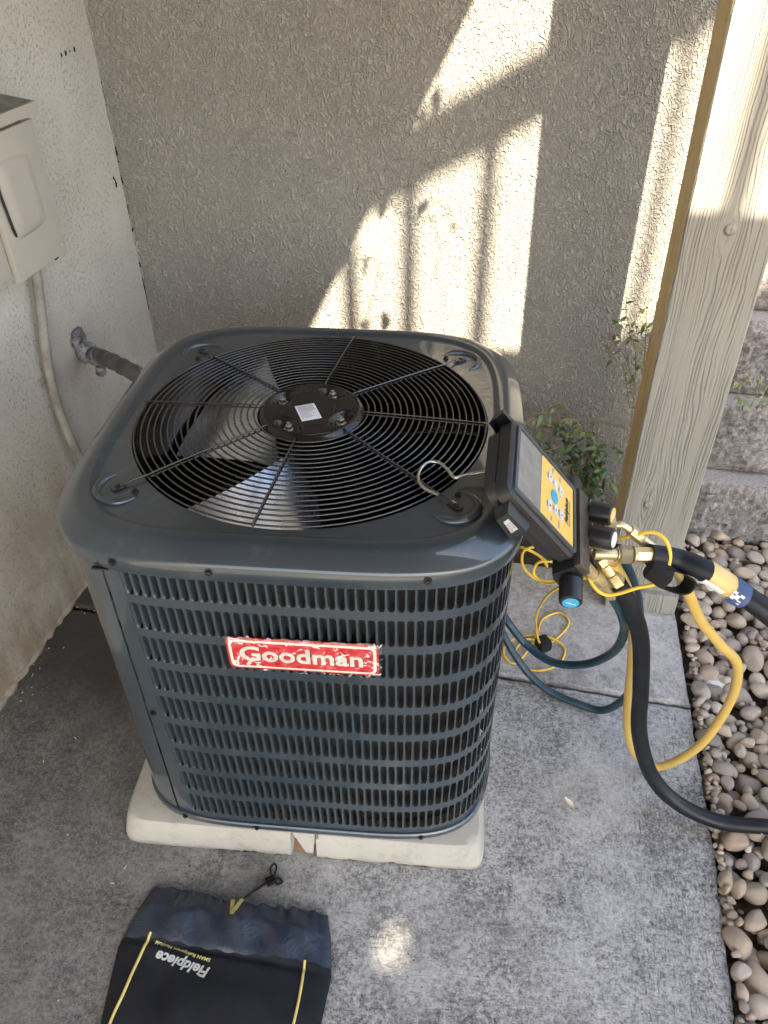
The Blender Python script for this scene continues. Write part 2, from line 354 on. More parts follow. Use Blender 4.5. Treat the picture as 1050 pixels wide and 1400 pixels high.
class MB:
    def __init__(s): s.v = []; s.f = []; s.m = []
    def add(s, v, f, m=0):
        n = len(s.v); s.v += [tuple(x) for x in v]; s.f += [tuple(n+i for i in q) for q in f]; s.m += [m]*len(f); return s
    def box(s, x0, x1, y0, y1, z0, z1, m=0, bev=0.0, fn=None):
        bm = bmesh.new(); bmesh.ops.create_cube(bm, size=1)
        for v in bm.verts: v.co = Vector((x0+(v.co.x+.5)*(x1-x0), y0+(v.co.y+.5)*(y1-y0), z0+(v.co.z+.5)*(z1-z0)))
        if bev: bmesh.ops.bevel(bm, geom=bm.edges[:], offset=bev, segments=2, affect='EDGES', profile=.6)
        bm.verts.index_update(); vs = [v.co.copy() for v in bm.verts]
        if fn: vs = [fn(*v) for v in vs]
        s.add(vs, [[v.index for v in f.verts] for f in bm.faces], m); bm.free(); return s
    def tube(s, path, r, n=8, m=0, closed=False, cap=True):
        P = [Vector(p) for p in path]; N = len(P); rr = r if isinstance(r, (list, tuple)) else [r]*N
        T = []
        for i in range(N):
            a = P[(i-1) % N] if closed or i else P[0]; b = P[(i+1) % N] if closed or i < N-1 else P[-1]
            T.append((b-a).normalized())
        up = Vector((0, 0, 1)) if abs(T[0].z) < .9 else Vector((1, 0, 0))
        nrm = (up - T[0]*up.dot(T[0])).normalized(); vs = []
        for i in range(N):
            nrm = (nrm - T[i]*nrm.dot(T[i])).normalized(); bi = T[i].cross(nrm)
            for j in range(n):
                a = 2*math.pi*j/n; vs.append(P[i] + (nrm*math.cos(a)+bi*math.sin(a))*rr[i])
        fs = []
        for i in range(N if closed else N-1):
            for j in range(n):
                a = i*n+j; b = i*n+(j+1) % n; i2 = (i+1) % N
                fs.append((a, b, i2*n+(j+1) % n, i2*n+j))
        if cap and not closed: fs.append(tuple(reversed(range(n)))); fs.append(tuple((N-1)*n+j for j in range(n)))
        s.add(vs, fs, m); return s
    def lathe(s, prof, n=24, m=0, M=None, caps=True):
        vs = []; fs = []
        for (r, z) in prof:
            for j in range(n):
                a = 2*math.pi*j/n; p = Vector((r*math.cos(a), r*math.sin(a), z)); vs.append(M @ p if M else p)
        for i in range(len(prof)-1):
            for j in range(n): fs.append((i*n+j, i*n+(j+1) % n, (i+1)*n+(j+1) % n, (i+1)*n+j))
        if caps: fs.append(tuple(reversed(range(n)))); fs.append(tuple((len(prof)-1)*n+j for j in range(n)))
        s.add(vs, fs, m); return s
    def obj(s, name, mat, parent=None, smooth=False):
        mats = mat if isinstance(mat, (list, tuple)) else [mat]
        return mesh_obj(name, s.v, s.f, None, parent, smooth, mats, s.m)
def auto(o, ang=40):
    me = o.data; me.polygons.foreach_set('use_smooth', [True]*len(me.polygons))
    bm = bmesh.new(); bm.from_mesh(me)
    for e in bm.edges:
        if len(e.link_faces) == 2 and e.calc_face_angle(0) > R(ang): e.smooth = False
    bm.to_mesh(me); bm.free(); return o
def catmull(P, sub=8, closed=False):
    P = [Vector(p) for p in P]; n = len(P); out = []
    for i in range(n if closed else n-1):
        p0 = P[(i-1) % n] if (closed or i) else P[0]*2-P[1]; p1 = P[i]; p2 = P[(i+1) % n]
        p3 = P[(i+2) % n] if (closed or i+2 < n) else P[-1]*2-P[-2]
        for t in np.linspace(0, 1, sub, endpoint=False):
            t = float(t)
            out.append(.5*((2*p1)+(p2-p0)*t+(2*p0-5*p1+4*p2-p3)*t*t+(3*p1-p0-3*p2+p3)*t**3))
    if not closed: out.append(P[-1])
    return out
def axis_mat(p, d, up=(0, 0, 1)):
    z = Vector(d).normalized(); x = Vector(up).cross(z)
    if x.length < 1e-4: x = Vector((1, 0, 0)).cross(z)
    x.normalize(); y = z.cross(x)
    return Matrix(((x.x, y.x, z.x, p[0]), (x.y, y.y, z.y, p[1]), (x.z, y.z, z.z, p[2]), (0, 0, 0, 1)))
def text_mesh(body, size, extrude, offset=0.0, shear=0.0, align='CENTER', space=1.0):
    cu = bpy.data.curves.new('t', 'FONT'); cu.body = body; cu.size = size; cu.extrude = extrude; cu.offset = offset
    cu.shear = shear; cu.align_x = align; cu.align_y = 'CENTER'; cu.space_character = space; cu.resolution_u = 4
    ob = bpy.data.objects.new('t', cu); COL.objects.link(ob)
    dg = bpy.context.evaluated_depsgraph_get(); me = bpy.data.meshes.new_from_object(ob.evaluated_get(dg))
    bpy.data.objects.remove(ob); me.materials.clear(); return me

# ------------------------------------------------------------------ ground and slabs
g = MB(); g.add([(-300, -300, -.075), (300, -300, -.075), (300, 300, -.075), (-300, 300, -.075)], [(0, 1, 2, 3)])
tag(g.obj('ground', 'ground'), kind='structure')
def slab(name, poly, mat, z0=-.16, z1=0.0, jit=.0009):
    pts = []
    for i in range(len(poly)):
        a = Vector(poly[i]+(0,)); b = Vector(poly[(i+1) % len(poly)]+(0,)); n = max(2, int((b-a).length/.012))
        for j in range(n):
            p = a.lerp(b, j/n); nx = Vector(((b-a).y, -(b-a).x, 0)).normalized()
            w = rng.normal()*jit + math.sin(j*.043+i)*.0012
            if rng.random() < .012: w -= .005
            pts.append(p+nx*w)
    n = len(pts); c = sum(pts, Vector())/n; vs = []
    for (off, z) in ((0, z0), (0, z1-.009), (.003, z1-.003), (.009, z1)):
        for i, p in enumerate(pts):
            t = (pts[(i+1) % n]-pts[i-1]).normalized(); inw = Vector((-t.y, t.x, 0)); q = p+inw*off
            vs.append(E(q.x, q.y, z + (rng.normal()*.0006 if off == 0 and z > z0 else 0)))
    fs = []
    for kx in range(3):
        for i in range(n): fs.append((kx*n+i, kx*n+(i+1) % n, (kx+1)*n+(i+1) % n, (kx+1)*n+i))
    fs.append(tuple(3*n+i for i in range(n)))
    return tag(mesh_obj(name, vs, fs, mat), kind='structure')
slab('patio_slab', [(-.86, -3.6), (.878, -3.6), (.893, -.54), (.899, -.23), (.889, .162), (-.86, .196)], 'slab_near')
slab('patio_slab', [(-.86, .206), (.887, .168), (.880, .50), (.86, .62), (.40, .63), (.39, 1.02), (-.86, 1.02)], 'slab_far', z1=.003)
so_ = MB()
nx, ny = 60, 60
vv = []; 
for j in range(ny+1):
    for i in range(nx+1):
        a = .30+i/nx*2.4; b = -1.6+j/ny*2.7
        z = -.058 + .012*math.sin(a*17+b*9)*math.sin(b*13) + float(rng.normal())*.004
        if a < .9 and b > .6: z += .03
        vv.append(E(a, b, z))
so_.add(vv, [(j*(nx+1)+i, j*(nx+1)+i+1, (j+1)*(nx+1)+i+1, (j+1)*(nx+1)+i) for j in range(ny) for i in range(nx)])
tag(so_.obj('soil', 'soil', smooth=True), kind='structure')

# ------------------------------------------------------------------ walls
EM = Matrix.Rotation(-TH, 4, 'Z')
def env_root(o, a=0, b=0, z=0): o.location = E(a, b, z); o.rotation_euler = (0, 0, -TH); return o
bw = env_root(empty('stucco_wall', 'grey beige squiggle stucco wall behind the condenser unit', 'wall'))
MB().box(-1.0, .93, 1.0, 1.2, -.1, 2.70).obj('wall_panel', 'stucco', bw)
lw = env_root(empty('stucco_wall', 'pale pitted stucco wall on the left holding the beige electrical box', 'wall'))
m = MB(); m.box(-1.05, -.8375, -3.6, .9985, -.1, 2.70); m.obj('wall_panel', 'left_wall', lw)
# ragged foot of the render along the slab
path = [(-.838+rng.normal()*.002, b, .004+abs(rng.normal())*.003) for b in np.arange(-1.2, .99, .018)]
auto(MB().tube(path, [float(.007+abs(rng.normal())*.004) for _ in path], 6).obj('render_foot', 'left_wall', lw), 80)
# ragged corner seam
path = [(-.8365+rng.normal()*.0006, .9985+rng.normal()*.0006, z) for z in np.arange(0, 2.6, .03)]
auto(MB().tube(path, [float(.003+abs(rng.normal())*.002) for _ in path], 5).obj('corner_bead', 'stucco', lw), 80)
for pts in ([(.9975, 1.055), (.996, 1.03), (.9978, 1.00), (.995, .975), (.9972, .95)], [(.9972, .90), (.9955, .87), (.9975, .84), (.996, .80)], [(.9965, .72), (.998, .69), (.9955, .655), (.997, .61), (.996, .56)], [(.95, .985), (.958, .97), (.955, .955)], [(.997, 1.22), (.9958, 1.19), (.9972, 1.16)]):
    auto(MB().tube(catmull([Vector((-.8364, b, z)) for b, z in pts], 4), [float(.0012+abs(rng.normal())*.0014) for _ in range(4*(len(pts)-1)+1)], 5).obj('crack', 'crack_dark', lw), 80)
for i, (b, w, hgt) in enumerate(((.829, .0035, .013), (.851, .005, .016), (.872, .003, .009), (.895, .0055, .016))):
    z = 1.306+i*.0012; n = 10; vs = []; 
    for kx in range(n):
        a = 2*math.pi*kx/n; q = 1+.35*rng.normal()*.5
        vs.append((-.8368, b+w*q*math.cos(a), z+hgt*.5*q*math.sin(a)*(1 if math.sin(a) > 0 else .8)))
    o = mesh_obj('weep_hole', vs, [tuple(range(n))], 'crack_dark', lw)

# ------------------------------------------------------------------ landing, added deck and stairs overhead (they cast the shade)
ld = env_root(empty('stair_landing', 'stucco covered upper landing spanning above the condenser unit', 'landing'))
MB().box(-1.05, .84, -3.6, 1.2, 2.702, 2.86).obj('landing_floor', 'soffit_wood', ld)
wk = env_root(empty('shade_deck', 'unseen deck added overhead beside the landing to shade the ground', 'shade deck'))  # unseen deck put in to keep the sun off slab and gravel
# added plate whose oval hole makes the sun spot on the slab
hc = (1.687, -2.852); hr = (.037, .054)
n = 32; vs = []; fs = []
for z in (2.72, 2.74):
    for i in range(n):
        a = 2*math.pi*i/n; c_, s_ = math.cos(a), math.sin(a); q = max(abs(c_), abs(s_)); vs.append((hc[0]+.3*c_/q, hc[1]+.3*s_/q, z))
    for i in range(n):
        a = 2*math.pi*i/n; vs.append((hc[0]+hr[0]*math.cos(a), hc[1]+hr[1]*math.sin(a), z))
for lv in (0, 1):
    o_ = lv*2*n
    for i in range(n):
        j = (i+1) % n; fs.append((o_+i, o_+j, o_+n+j, o_+n+i) if lv else (o_+i, o_+n+i, o_+n+j, o_+j))
for i in range(n): j = (i+1) % n; fs.append((n+i, n+j, 3*n+j, 3*n+i))
mesh_obj('spot_plate', vs, fs, 'deck_tread', wk)
gt = MB()  # bars added across the hole to dim the sun spot
for q in range(-3, 4): gt.box(hc[0]+q*.0125-.0030, hc[0]+q*.0125+.0030, hc[1]-.060, hc[1]+.060, 2.7425, 2.7485)
gt.obj('spot_bars', 'stair_metal', wk)
d = MB(); x0, x1, y0, y1 = hc[0]-.3, hc[0]+.3, hc[1]-.3, hc[1]+.3
for bx in ((.842, x0-.001, -3.6, -.88), (x1+.001, 5.2, -3.6, -.88), (x0, x1, -3.6, y0-.001), (x0, x1, y1+.001, -.88)): d.box(*bx, 2.722, 2.742)
d.obj('deck_plate', 'deck_tread', wk)
sf = env_root(empty('stair_flight', 'upper stair flight with sloped handrail and square balusters', 'stairs'))
hl = lambda a: 4.756+.57*(a-1.993)
def sloped(mb, a0, a1, b0, b1, zf0, zf1):
    vs = [(a, b, zf(a)) for a in (a0, a1) for b in (b0, b1) for zf in (zf0, zf1)]
    mb.add(vs, [(0, 1, 3, 2), (4, 6, 7, 5), (0, 4, 5, 1), (2, 3, 7, 6), (0, 2, 6, 4), (1, 5, 7, 3)])
h_ = MB(); sloped(h_, .4, 5.0, -2.22, -2.18, lambda a: hl(a), lambda a: hl(a)+.148); h_.obj('handrail', 'stair_metal', sf)
h_ = MB(); sloped(h_, .4, 5.0, -2.23, -2.17, lambda a: hl(a)-1.12, lambda a: hl(a)-.775); h_.obj('stringer', 'stair_metal', sf)
bal = None
for i in range(-7, 14):
    a = 1.997+.2125*i
    if i == -1: a += .035
    if i == 3: a += .016
    if bal is None:
        bal = MB().box(-.0165, .0165, -.015, .015, -.78, .004).obj('baluster', 'stair_metal', sf); o = bal
    else: o = bal.copy(); COL.objects.link(o)
    o.location = (a, -2.2, hl(a))
    if i == 3: o.scale = (.5, 1, 1)
tr0 = None
for i in range(16):
    a = .55+i*.29
    if tr0 is None: tr0 = MB().box(-.15, .15, -3.3, -2.235, -.03, .02).obj('tread', 'deck_tread', sf); o = tr0
    else: o = tr0.copy(); COL.objects.link(o)
    o.location = (a, 0, hl(a)-.9)

# hanging vine by the landing edge: its leaves throw the leaf shadows on the wall
def leaf_mesh(name, L, W, mat, bend=.25, fold=.15, n=5):
    vs = []; fs = []
    for i in range(n+1):
        t = i/n; w = W*.5*math.sin(math.pi*min(1, t**.75*1.0))**.8 if 0 < t < 1 else .0006
        z = -bend*L*t*t
        vs += [(-w, L*t, z+fold*w), (0, L*t, z), (w, L*t, z+fold*w)]
    for i in range(n):
        b = i*3; fs += [(b, b+1, b+4, b+3), (b+1, b+2, b+5, b+4)]
    me = bpy.data.meshes.new(name); me.from_pydata(vs, [], fs); me.update(); me.materials.append(MAT[mat])
    me.polygons.foreach_set('use_smooth', [True]*len(me.polygons)); return me
hv = empty('hanging_vine', 'leafy vine hanging from the landing edge above the unit', 'vine')
tv = 1.0
def shade_pt(a, z, t): return E(a+.62*t, 1.0-t, z+1.18*t)
vine_leaf = leaf_mesh('leaf', .062, .05, 'leaf_dark')
spots_v = [(.140, 1.085-.01, 1.15), (.132, 1.0, 1.05), (-.015, .845, 1.05), (.0, .87, 1.0), (-.03, .90, 1.0), (-.06, .63, 1.0), (-.105, .60, 1.1), (-.12, .735, 1.1), (-.10, .705, 1.0), (-.145, .76, 1.05), (.08, 1.24, 1.1), (.055, 1.19, 1.05), (.03, 1.165, 1.0), (-.16, .82, 1.1), (-.045, .95, 1.05), (.065, 1.15, 1.0)]
spots_v = [(.128, .915, 1.05), (.105, .815, 1.05), (.062, .955, 1.0), (-.055, .615, 1.05), (-.115, .585, 1.1), (-.105, .785, 1.1), (-.075, .735, 1.1), (.085, 1.235, 1.1), (.05, 1.185, 1.05), (.03, 1.16, 1.0), (-.19, .80, 1.1), (-.05, .95, 1.05), (.075, 1.16, 1.0)]
fl_ = []
for i, (a, z, t) in enumerate(spots_v):
    o = link('leaf', vine_leaf, hv); p = shade_pt(a, z, t); o.location = p
    sca = [1, 1, .55, 1, .85, .7, .55, .8, .6, .6, .9, .8, .6][i]; o.scale = (sca*.8, sca*1.15, sca)
    o.rotation_euler = (R(-70+rng.normal()*10), R(rng.normal()*25), R(-30+rng.normal()*25) + (math.pi if i % 3 else 0)); fl_.append(p)
for grp in ((0, 1, 2, 11), (3, 4, 6, 5, 10), (7, 8, 9, 12)):
    pts = sorted([fl_[i] for i in grp], key=lambda p: p.z); top = Vector((pts[-1].x, pts[-1].y, 2.72))
    auto(MB().tube(catmull(pts+[top], 5), .0022, 5).obj('stem', 'stem_brown', hv))

# ------------------------------------------------------------------ timber post
po = env_root(empty('timber_post', 'grey painted timber post with a tan left edge and knots', 'post'), .681, .5, 0)
NZ = 240; jn = lambda: float(rng.normal())*.00012
vs = []; fs = []; fm = []
for i in range(NZ+1):
    z = .073+(2.700-.073)*i/NZ; t = z/2.7
    x0 = -.041*t+jn(); x1 = .169-.021*t+jn()*.6; y1 = .158
    if 0 < i < NZ and rng.random() < .03: x0 += .0014
    vs += [(x0+.003, 0, z), (x1-.003, 0, z), (x1, .003, z), (x1, y1, z), (x0, y1, z), (x0, .004, z)]
for i in range(NZ):
    for j in range(6):
        fs.append((i*6+j, i*6+(j+1) % 6, (i+1)*6+(j+1) % 6, (i+1)*6+j)); fm.append(1 if j in (4, ) else 0)
fs.append(tuple(range(NZ*6, NZ*6+6))); fm.append(0)
mesh_obj('post_shaft', vs, fs, None, po, False, ['timber', 'timber_edge'], fm)
MB().box(.0, .193, -.018, .172, .003, .072, bev=.003).obj('post_foot', 'timber', po)
for (x, z) in ((.052, .37), (.072, 1.08)):      # knots stand slightly proud
    auto(MB().lathe([(.0125, 0), (.0115, .0022), (.006, .0035), (.001, .003)], 14, M=axis_mat((x, .0, z), (0, -1, 0))).obj('knot', 'timber', po), 60)
auto(MB().lathe([(.0045, 0), (.0045, .002), (.001, .003)], 8, M=axis_mat((.10, -.018, .052), (0, -1, 0))).obj('nail_head', 'zinc', po))

# ------------------------------------------------------------------ split-face block wall on the right
bl = env_root(empty('block_wall', 'rough grey split-face block retaining wall behind the gravel', 'wall'))
def split_block(a0, a1, b0, b1, z0, z1, seed):
    r_ = np.random.default_rng(seed); nxx, nz = 26, 16
    coarse = r_.normal(size=(7, 5)); vs = []; fs = []; fm = []
    def hgt(u, v):
        x = u*6; y = v*4; i = min(int(x), 5); j = min(int(y), 3); fx = x-i; fy = y-j
        return (coarse[i, j]*(1-fx)*(1-fy)+coarse[i+1, j]*fx*(1-fy)+coarse[i, j+1]*(1-fx)*fy+coarse[i+1, j+1]*fx*fy)
    for j in range(nz+1):
        for i in range(nxx+1):
            u, v = i/nxx, j/nz; ed = min(1, 9*min(u, 1-u, v, 1-v))
            d = .013*ed + .006*hgt(u, v)*ed + .0032*float(r_.normal())*ed
            vs.append((a0+.004+u*(a1-a0-.008), b0-d, z0+.003+v*(z1-z0-.006)+float(r_.normal())*.0012*ed))
    fs += [(j*(nxx+1)+i, j*(nxx+1)+i+1, (j+1)*(nxx+1)+i+1, (j+1)*(nxx+1)+i) for j in range(nz) for i in range(nxx)]; fm += [0]*len(fs)
    o = MB(); o.add(vs, fs); o.m = fm
    n = len(o.v); x0, x1, za, zb = a0+.004, a1-.004, z0+.003, z1-.003
    o.add([(x0, b0, za), (x1, b0, za), (x1, b1, za), (x0, b1, za), (x0, b0, zb), (x1, b0, zb), (x1, b1, zb), (x0, b1, zb)], [(4, 5, 6, 7), (0, 4, 7, 3), (1, 2, 6, 5), (0, 3, 2, 1)], 1)
    return o.obj('block', ['block', 'block_top'], bl)
zc = -.03; bf = .875
for ci, hh_ in enumerate((.237, .232, .235, .235, .235)):
    a = .935 + (.0 if ci % 2 else -.21)
    a = .935; first = True
    while a < 3.0:
        w = .32 if (first and ci % 2 == 0) else (.44 if first else .42)
        split_block(a, a+w, bf, bf+.30, zc, zc+hh_, 100+ci*20+int(a*10)); a += w; first = False
    zc += hh_; bf += .066

# ------------------------------------------------------------------ river stones
def stone_mesh(seed, sub=3):
    r_ = np.random.default_rng(seed); bm = bmesh.new(); bmesh.ops.create_icosphere(bm, subdivisions=sub, radius=1)
    dirs = r_.normal(size=(9, 3)); dirs /= np.linalg.norm(dirs, axis=1)[:, None]; amp = r_.uniform(-.16, .13, 9)
    cuts = r_.normal(size=(3, 3)); cuts /= np.linalg.norm(cuts, axis=1)[:, None]; cd = r_.uniform(.55, .95, 3)
    for v in bm.verts:
        p = np.array(v.co); p = p/np.linalg.norm(p); f = 1+sum(a*max(0, float(p@d_))**2 for a, d_ in zip(amp, dirs))
        q = p*f
        for c_, d_ in zip(cuts, cd):
            e = float(q@c_)-d_
            if e > 0: q = q-c_*e*.88
        v.co = q
    me = bpy.data.meshes.new('stone'); bm.to_mesh(me); bm.free()
    me.polygons.foreach_set('use_smooth', [True]*len(me.polygons)); me.materials.append(MAT['stone']); return me
SM = [stone_mesh(300+i) for i in range(14)]; SL = [stone_mesh(300+i, 2) for i in range(14)]
gb = MB(); gb.add([E(.870, -1.55, -.034), E(2.6, -1.55, -.034), E(2.6, .95, -.034), E(.870, .95, -.034)], [(0, 1, 2, 3)])
gravel = tag(gb.obj('gravel_bed', 'soil'), kind='structure')
RES = .004; A0, A1, B0, B1 = .895, 1.75, -1.15, .90
H = np.full((int((A1-A0)/RES)+1, int((B1-B0)/RES)+1), -.040)
stones = []
def drop(a, b, ra, rb, rz, rot, tiltx=0, tilty=0):
    rm = max(ra, rb); i0, i1 = max(0, int((a-rm-A0)/RES)), min(H.shape[0], int((a+rm-A0)/RES)+2); j0, j1 = max(0, int((b-rm-B0)/RES)), min(H.shape[1], int((b+rm-B0)/RES)+2)
    ii, jj = np.meshgrid(np.arange(i0, i1), np.arange(j0, j1), indexing='ij')
    da = A0+ii*RES-a; db = B0+jj*RES-b; c_, s_ = math.cos(rot), math.sin(rot)
    u = (da*c_+db*s_)/ra; v = (-da*s_+db*c_)/rb; q = 1-u*u-v*v; ok = q > .0
    if not ok.any(): return
    sub = H[i0:i1, j0:j1]; lowz = -rz*np.sqrt(np.clip(q, 0, 1))
    need = (sub-lowz)[ok]; z = float(np.percentile(need, 84))
    if z > .014: return
    top = z+rz*np.sqrt(np.clip(q, 0, 1)); sub[ok] = np.maximum(sub[ok], top[ok]*1.0)
    stones.append((a, b, z, ra, rb, rz, rot))
cand = []
for i in range(9000):
    big = rng.random(); r0 = .0125+.0185*big**1.35 if i < 5000 else .006+.009*big
    if rng.random() < .05 and i < 5000: r0 *= 1.3
    a = rng.uniform(A0-.004, A1) if rng.random() < .35 else rng.uniform(A0-.004, 1.32); b = rng.uniform(B0, B1)
    if a-r0*.92 < .893: a = .893+r0*.95
    if .66 < a < .90 and b > .46: continue
    ecc = rng.uniform(.62, 1.0)
    # only if there is room (lowest spots first)
    i0 = min(H.shape[0]-1, int((a-A0)/RES)); j0 = min(H.shape[1]-1, max(0, int((b-B0)/RES)))
    if H[max(0, i0), j0] > -.02 and rng.random() < .93: continue
    drop(a, b, r0*1.12, r0*ecc*1.05, r0*rng.uniform(.62, .85), rng.uniform(0, math.pi))
for i in range(1500):      # small stones wedged along the slab edge
    r0 = rng.uniform(.006, .013); drop(.894+r0*.95+abs(rng.normal())*.010, rng.uniform(B0, B1 if i % 3 else .45), r0*1.1, r0*rng.uniform(.65, 1), r0*.75, rng.uniform(0, 3.1))
stones = [q for q in stones if not (.66 < q[0] < .905 and q[1] > .46)]
vis = []; hid = []
for s in stones:
    px, py, dd = to_px(E(s[0], s[1], s[2]))
    inside = -15 < px < 1065 and 690 < py < 1415
    i0 = min(H.shape[0]-1, max(0, int((s[0]-A0)/RES))); j0 = min(H.shape[1]-1, max(0, int((s[1]-B0)/RES)))
    covered = H[i0, j0] > s[2]+s[5]+.004
    (vis if inside else hid).append((s[3]*s[4]/dd**2*(.15 if covered else 1), s))
vis.sort(key=lambda q: -q[0])
def stone_matrix(s): return Matrix.Translation(E(s[0], s[1], s[2])) @ Matrix.Rotation(s[6]-TH, 4, 'Z') @ Matrix.Rotation(float(rng.normal())*.12, 4, 'X') @ Matrix.Diagonal((s[3], s[4], s[5], 1))
for i, (_, s) in enumerate(vis[:296]):
    o = link('stone', SM[i % 14], gravel); o.matrix_world = stone_matrix(s)
rest = [s for _, s in vis[296:]] + [s for _, s in hid]
vs = []; fs = []; tone = []
for i, s in enumerate(rest):
    me = SL[i % 14]; mm = stone_matrix(s); n0 = len(vs); vs += [mm @ v.co for v in me.vertices]; fs += [tuple(n0+q for q in p.vertices) for p in me.polygons]; tone += [float(rng.random())]*len(me.vertices)
o = mesh_obj('stones', vs, fs, 'stone', gravel, True); o['kind'] = 'stuff'
at_ = o.data.attributes.new('tone', 'FLOAT', 'POINT'); at_.data.foreach_set('value', tone)
ws = link('stone', SM[3].copy(), gravel); ws.data.materials.clear(); ws.data.materials.append(MAT['stone_white'])
ws.matrix_world = Matrix.Translation(E(.955, .255, -.005)) @ Matrix.Rotation(.4, 4, 'Z') @ Matrix.Diagonal((.042, .030, .014, 1)); ws['label'] = 'flat chalky white stone'

# ------------------------------------------------------------------ condenser pad
pd = empty('equipment_pad', 'cracked cream composite pad under the condenser unit', 'pad')
def sq_ring(A, z, n=4.5, N=128, B=None, cx=0, cy=0, jit=0):
    out = []
    for i in range(N):
        a = 2*math.pi*i/N; c_, s_ = math.cos(a), math.sin(a)
        r = (abs(c_)**n+abs(s_)**n)**(-1/n)
        out.append(Vector((cx+A*r*c_+jit*rng.normal(), cy+(B or A)*r*s_+jit*rng.normal(), z)))
    return out
def rings_obj(name, rings, mat, parent, cap_top=False, cap_bot=False, smooth=True, ang=35):
    N = len(rings[0]); vs = [p for r_ in rings for p in r_]; fs = []
    for kx in range(len(rings)-1):
        for i in range(N): fs.append((kx*N+i, kx*N+(i+1) % N, (kx+1)*N+(i+1) % N, (kx+1)*N+i))
    if cap_top: fs.append(tuple((len(rings)-1)*N+i for i in range(N)))
    if cap_bot: fs.append(tuple(reversed(range(N))))
    o = mesh_obj(name, vs, fs, mat, parent)
    return auto(o, ang) if smooth else o
# pad body with a ragged front bottom edge and a notch where a chunk is missing
N = 400
def pad_ring(A, z, n, rag=0):
    r_ = sq_ring(A, z, n, N)
    for p in r_:
        p.x = p.x-.018; p.y = p.y-.006
        if rag and p.y < -.3:
            p.z += max(0, rag*(.35+.65*math.sin(p.x*61)*math.sin(p.x*23+1)+.4*float(rng.normal()))) if -.2 < p.x < .33 else 0
        if -.035 < p.x < .018 and p.y < -.2 and A > .35: p.y += .028
    return r_
rings_obj('pad_body', [pad_ring(.3935, .002, 26, .006), pad_ring(.3935, .016, 26), pad_ring(.389, .045, 24), pad_ring(.3845, .064, 22), pad_ring(.379, .071, 20), pad_ring(.368, .0732, 18)], 'pad', pd, True, True, ang=32)
# loose chunk standing in the break, dark foam below
def chunk(x0, x1, x2, x3, y, z0, z1, t):
    vs = [(x0, y, z0), (x1, y, z0), (x2, y+.012, z1), (x3, y+.012, z1)]; vs += [(a, b+t, c) for a, b, c in vs]
    return vs, [(0, 1, 2, 3), (7, 6, 5, 4), (0, 4, 5, 1), (3, 2, 6, 7), (1, 5, 6, 2), (0, 3, 7, 4)]
m = MB(); m.add(*chunk(-.004, .0105, .0165, -.033, -.3955, .012, .069, .03)); m.obj('broken_chunk', 'pad', pd)
m = MB(); m.add(*chunk(-.034, -.002, -.006, -.034, -.389, .004, .03, .02)); auto(m.obj('foam_core', 'foam_tan', pd))

# ------------------------------------------------------------------ the condenser unit
ac = empty('air_conditioner', 'dark blue-grey condenser unit with red badge and louvered sides', 'air conditioner')
AB, NB = .3805, 4.9
tt = np.linspace(-math.pi/2, 1.5*math.pi, 4001)
rr_ = (np.abs(np.cos(tt))**NB+np.abs(np.sin(tt))**NB)**(-1/NB)*AB
PX, PY = rr_*np.cos(tt), rr_*np.sin(tt); SS = np.concatenate([[0], np.cumsum(np.hypot(np.diff(PX), np.diff(PY)))]); SL_ = SS[-1]
def out_pt(s, off=0.0):
    s = s % SL_; x = np.interp(s, SS, PX); y = np.interp(s, SS, PY)
    e = .0015; tx = np.interp((s+e) % SL_ if s+e < SL_ else s, SS, PX)-np.interp(s-e if s > e else s, SS, PX); ty = np.interp((s+e) if s+e < SL_ else s, SS, PY)-np.interp(s-e if s > e else s, SS, PY)
    l = math.hypot(tx, ty); tx /= l; ty /= l
    return Vector((x+ty*off, y-tx*off, 0)), Vector((tx, ty, 0))
def s_front(x): # arc position of a front-face x
    i = np.argmin(np.abs(tt+math.pi/2)); msk_ = np.where((PY < 0) & (np.abs(PX) < .33))[0]
    j = msk_[np.argmin(np.abs(PX[msk_]-x))]; s = SS[j]; return s if s < SL_/2 else s-SL_
def shell(mb, s0, s1, z0, z1, off=0.0, th=.0015, ds=.008):
    n = max(1, int(abs(s1-s0)/ds)); vs = []; fs = []
    for i in range(n+1):
        p, T = out_pt(s0+(s1-s0)*i/n, off); q, _ = out_pt(s0+(s1-s0)*i/n, off-th)
        vs += [(p.x, p.y, z0), (p.x, p.y, z1), (q.x, q.y, z1), (q.x, q.y, z0)]
    for i in range(n):
        b = i*4; fs += [(b, b+4, b+5, b+1), (b+1, b+5, b+6, b+2), (b+2, b+6, b+7, b+3), (b+3, b+7, b+4, b)]
    fs += [(0, 1, 2, 3), (n*4+3, n*4+2, n*4+1, n*4)]
    mb.add(vs, fs)
PITCH = .0155; ROWZ = [.747-.0794*i for i in range(9)]; RH = .060
S0 = s_front(-.249); SSEAM = s_front(-.280)
s_right_end = SL_/4+.30; NCOL = int((s_right_end-S0)/PITCH); S1 = S0+NCOL*PITCH
zb_list = [(.0935, ROWZ[8])] + [(ROWZ[i+1]+RH, ROWZ[i]) for i in range(7, -1, -1)] + [(ROWZ[0]+RH, .835)]
m = MB()
for (z0, z1) in zb_list: shell(m, S0-.001, S1+.0045, z0, z1)
shell(m, SSEAM+.0015, S0-.001, .0935, .835); shell(m, S1+.0045, S1+.03, .0935, .835)
auto(m.obj('louver_panel', 'paint', ac), 40)
# left side louvers
SLa = SL_*.75-.27; SLn = int(.50/PITCH); SLb = SLa+SLn*PITCH
m = MB()
for (z0, z1) in zb_list: shell(m, SLa, SLb+.0045, z0, z1, .0)
auto(m.obj('louver_panel', 'paint', ac), 40)
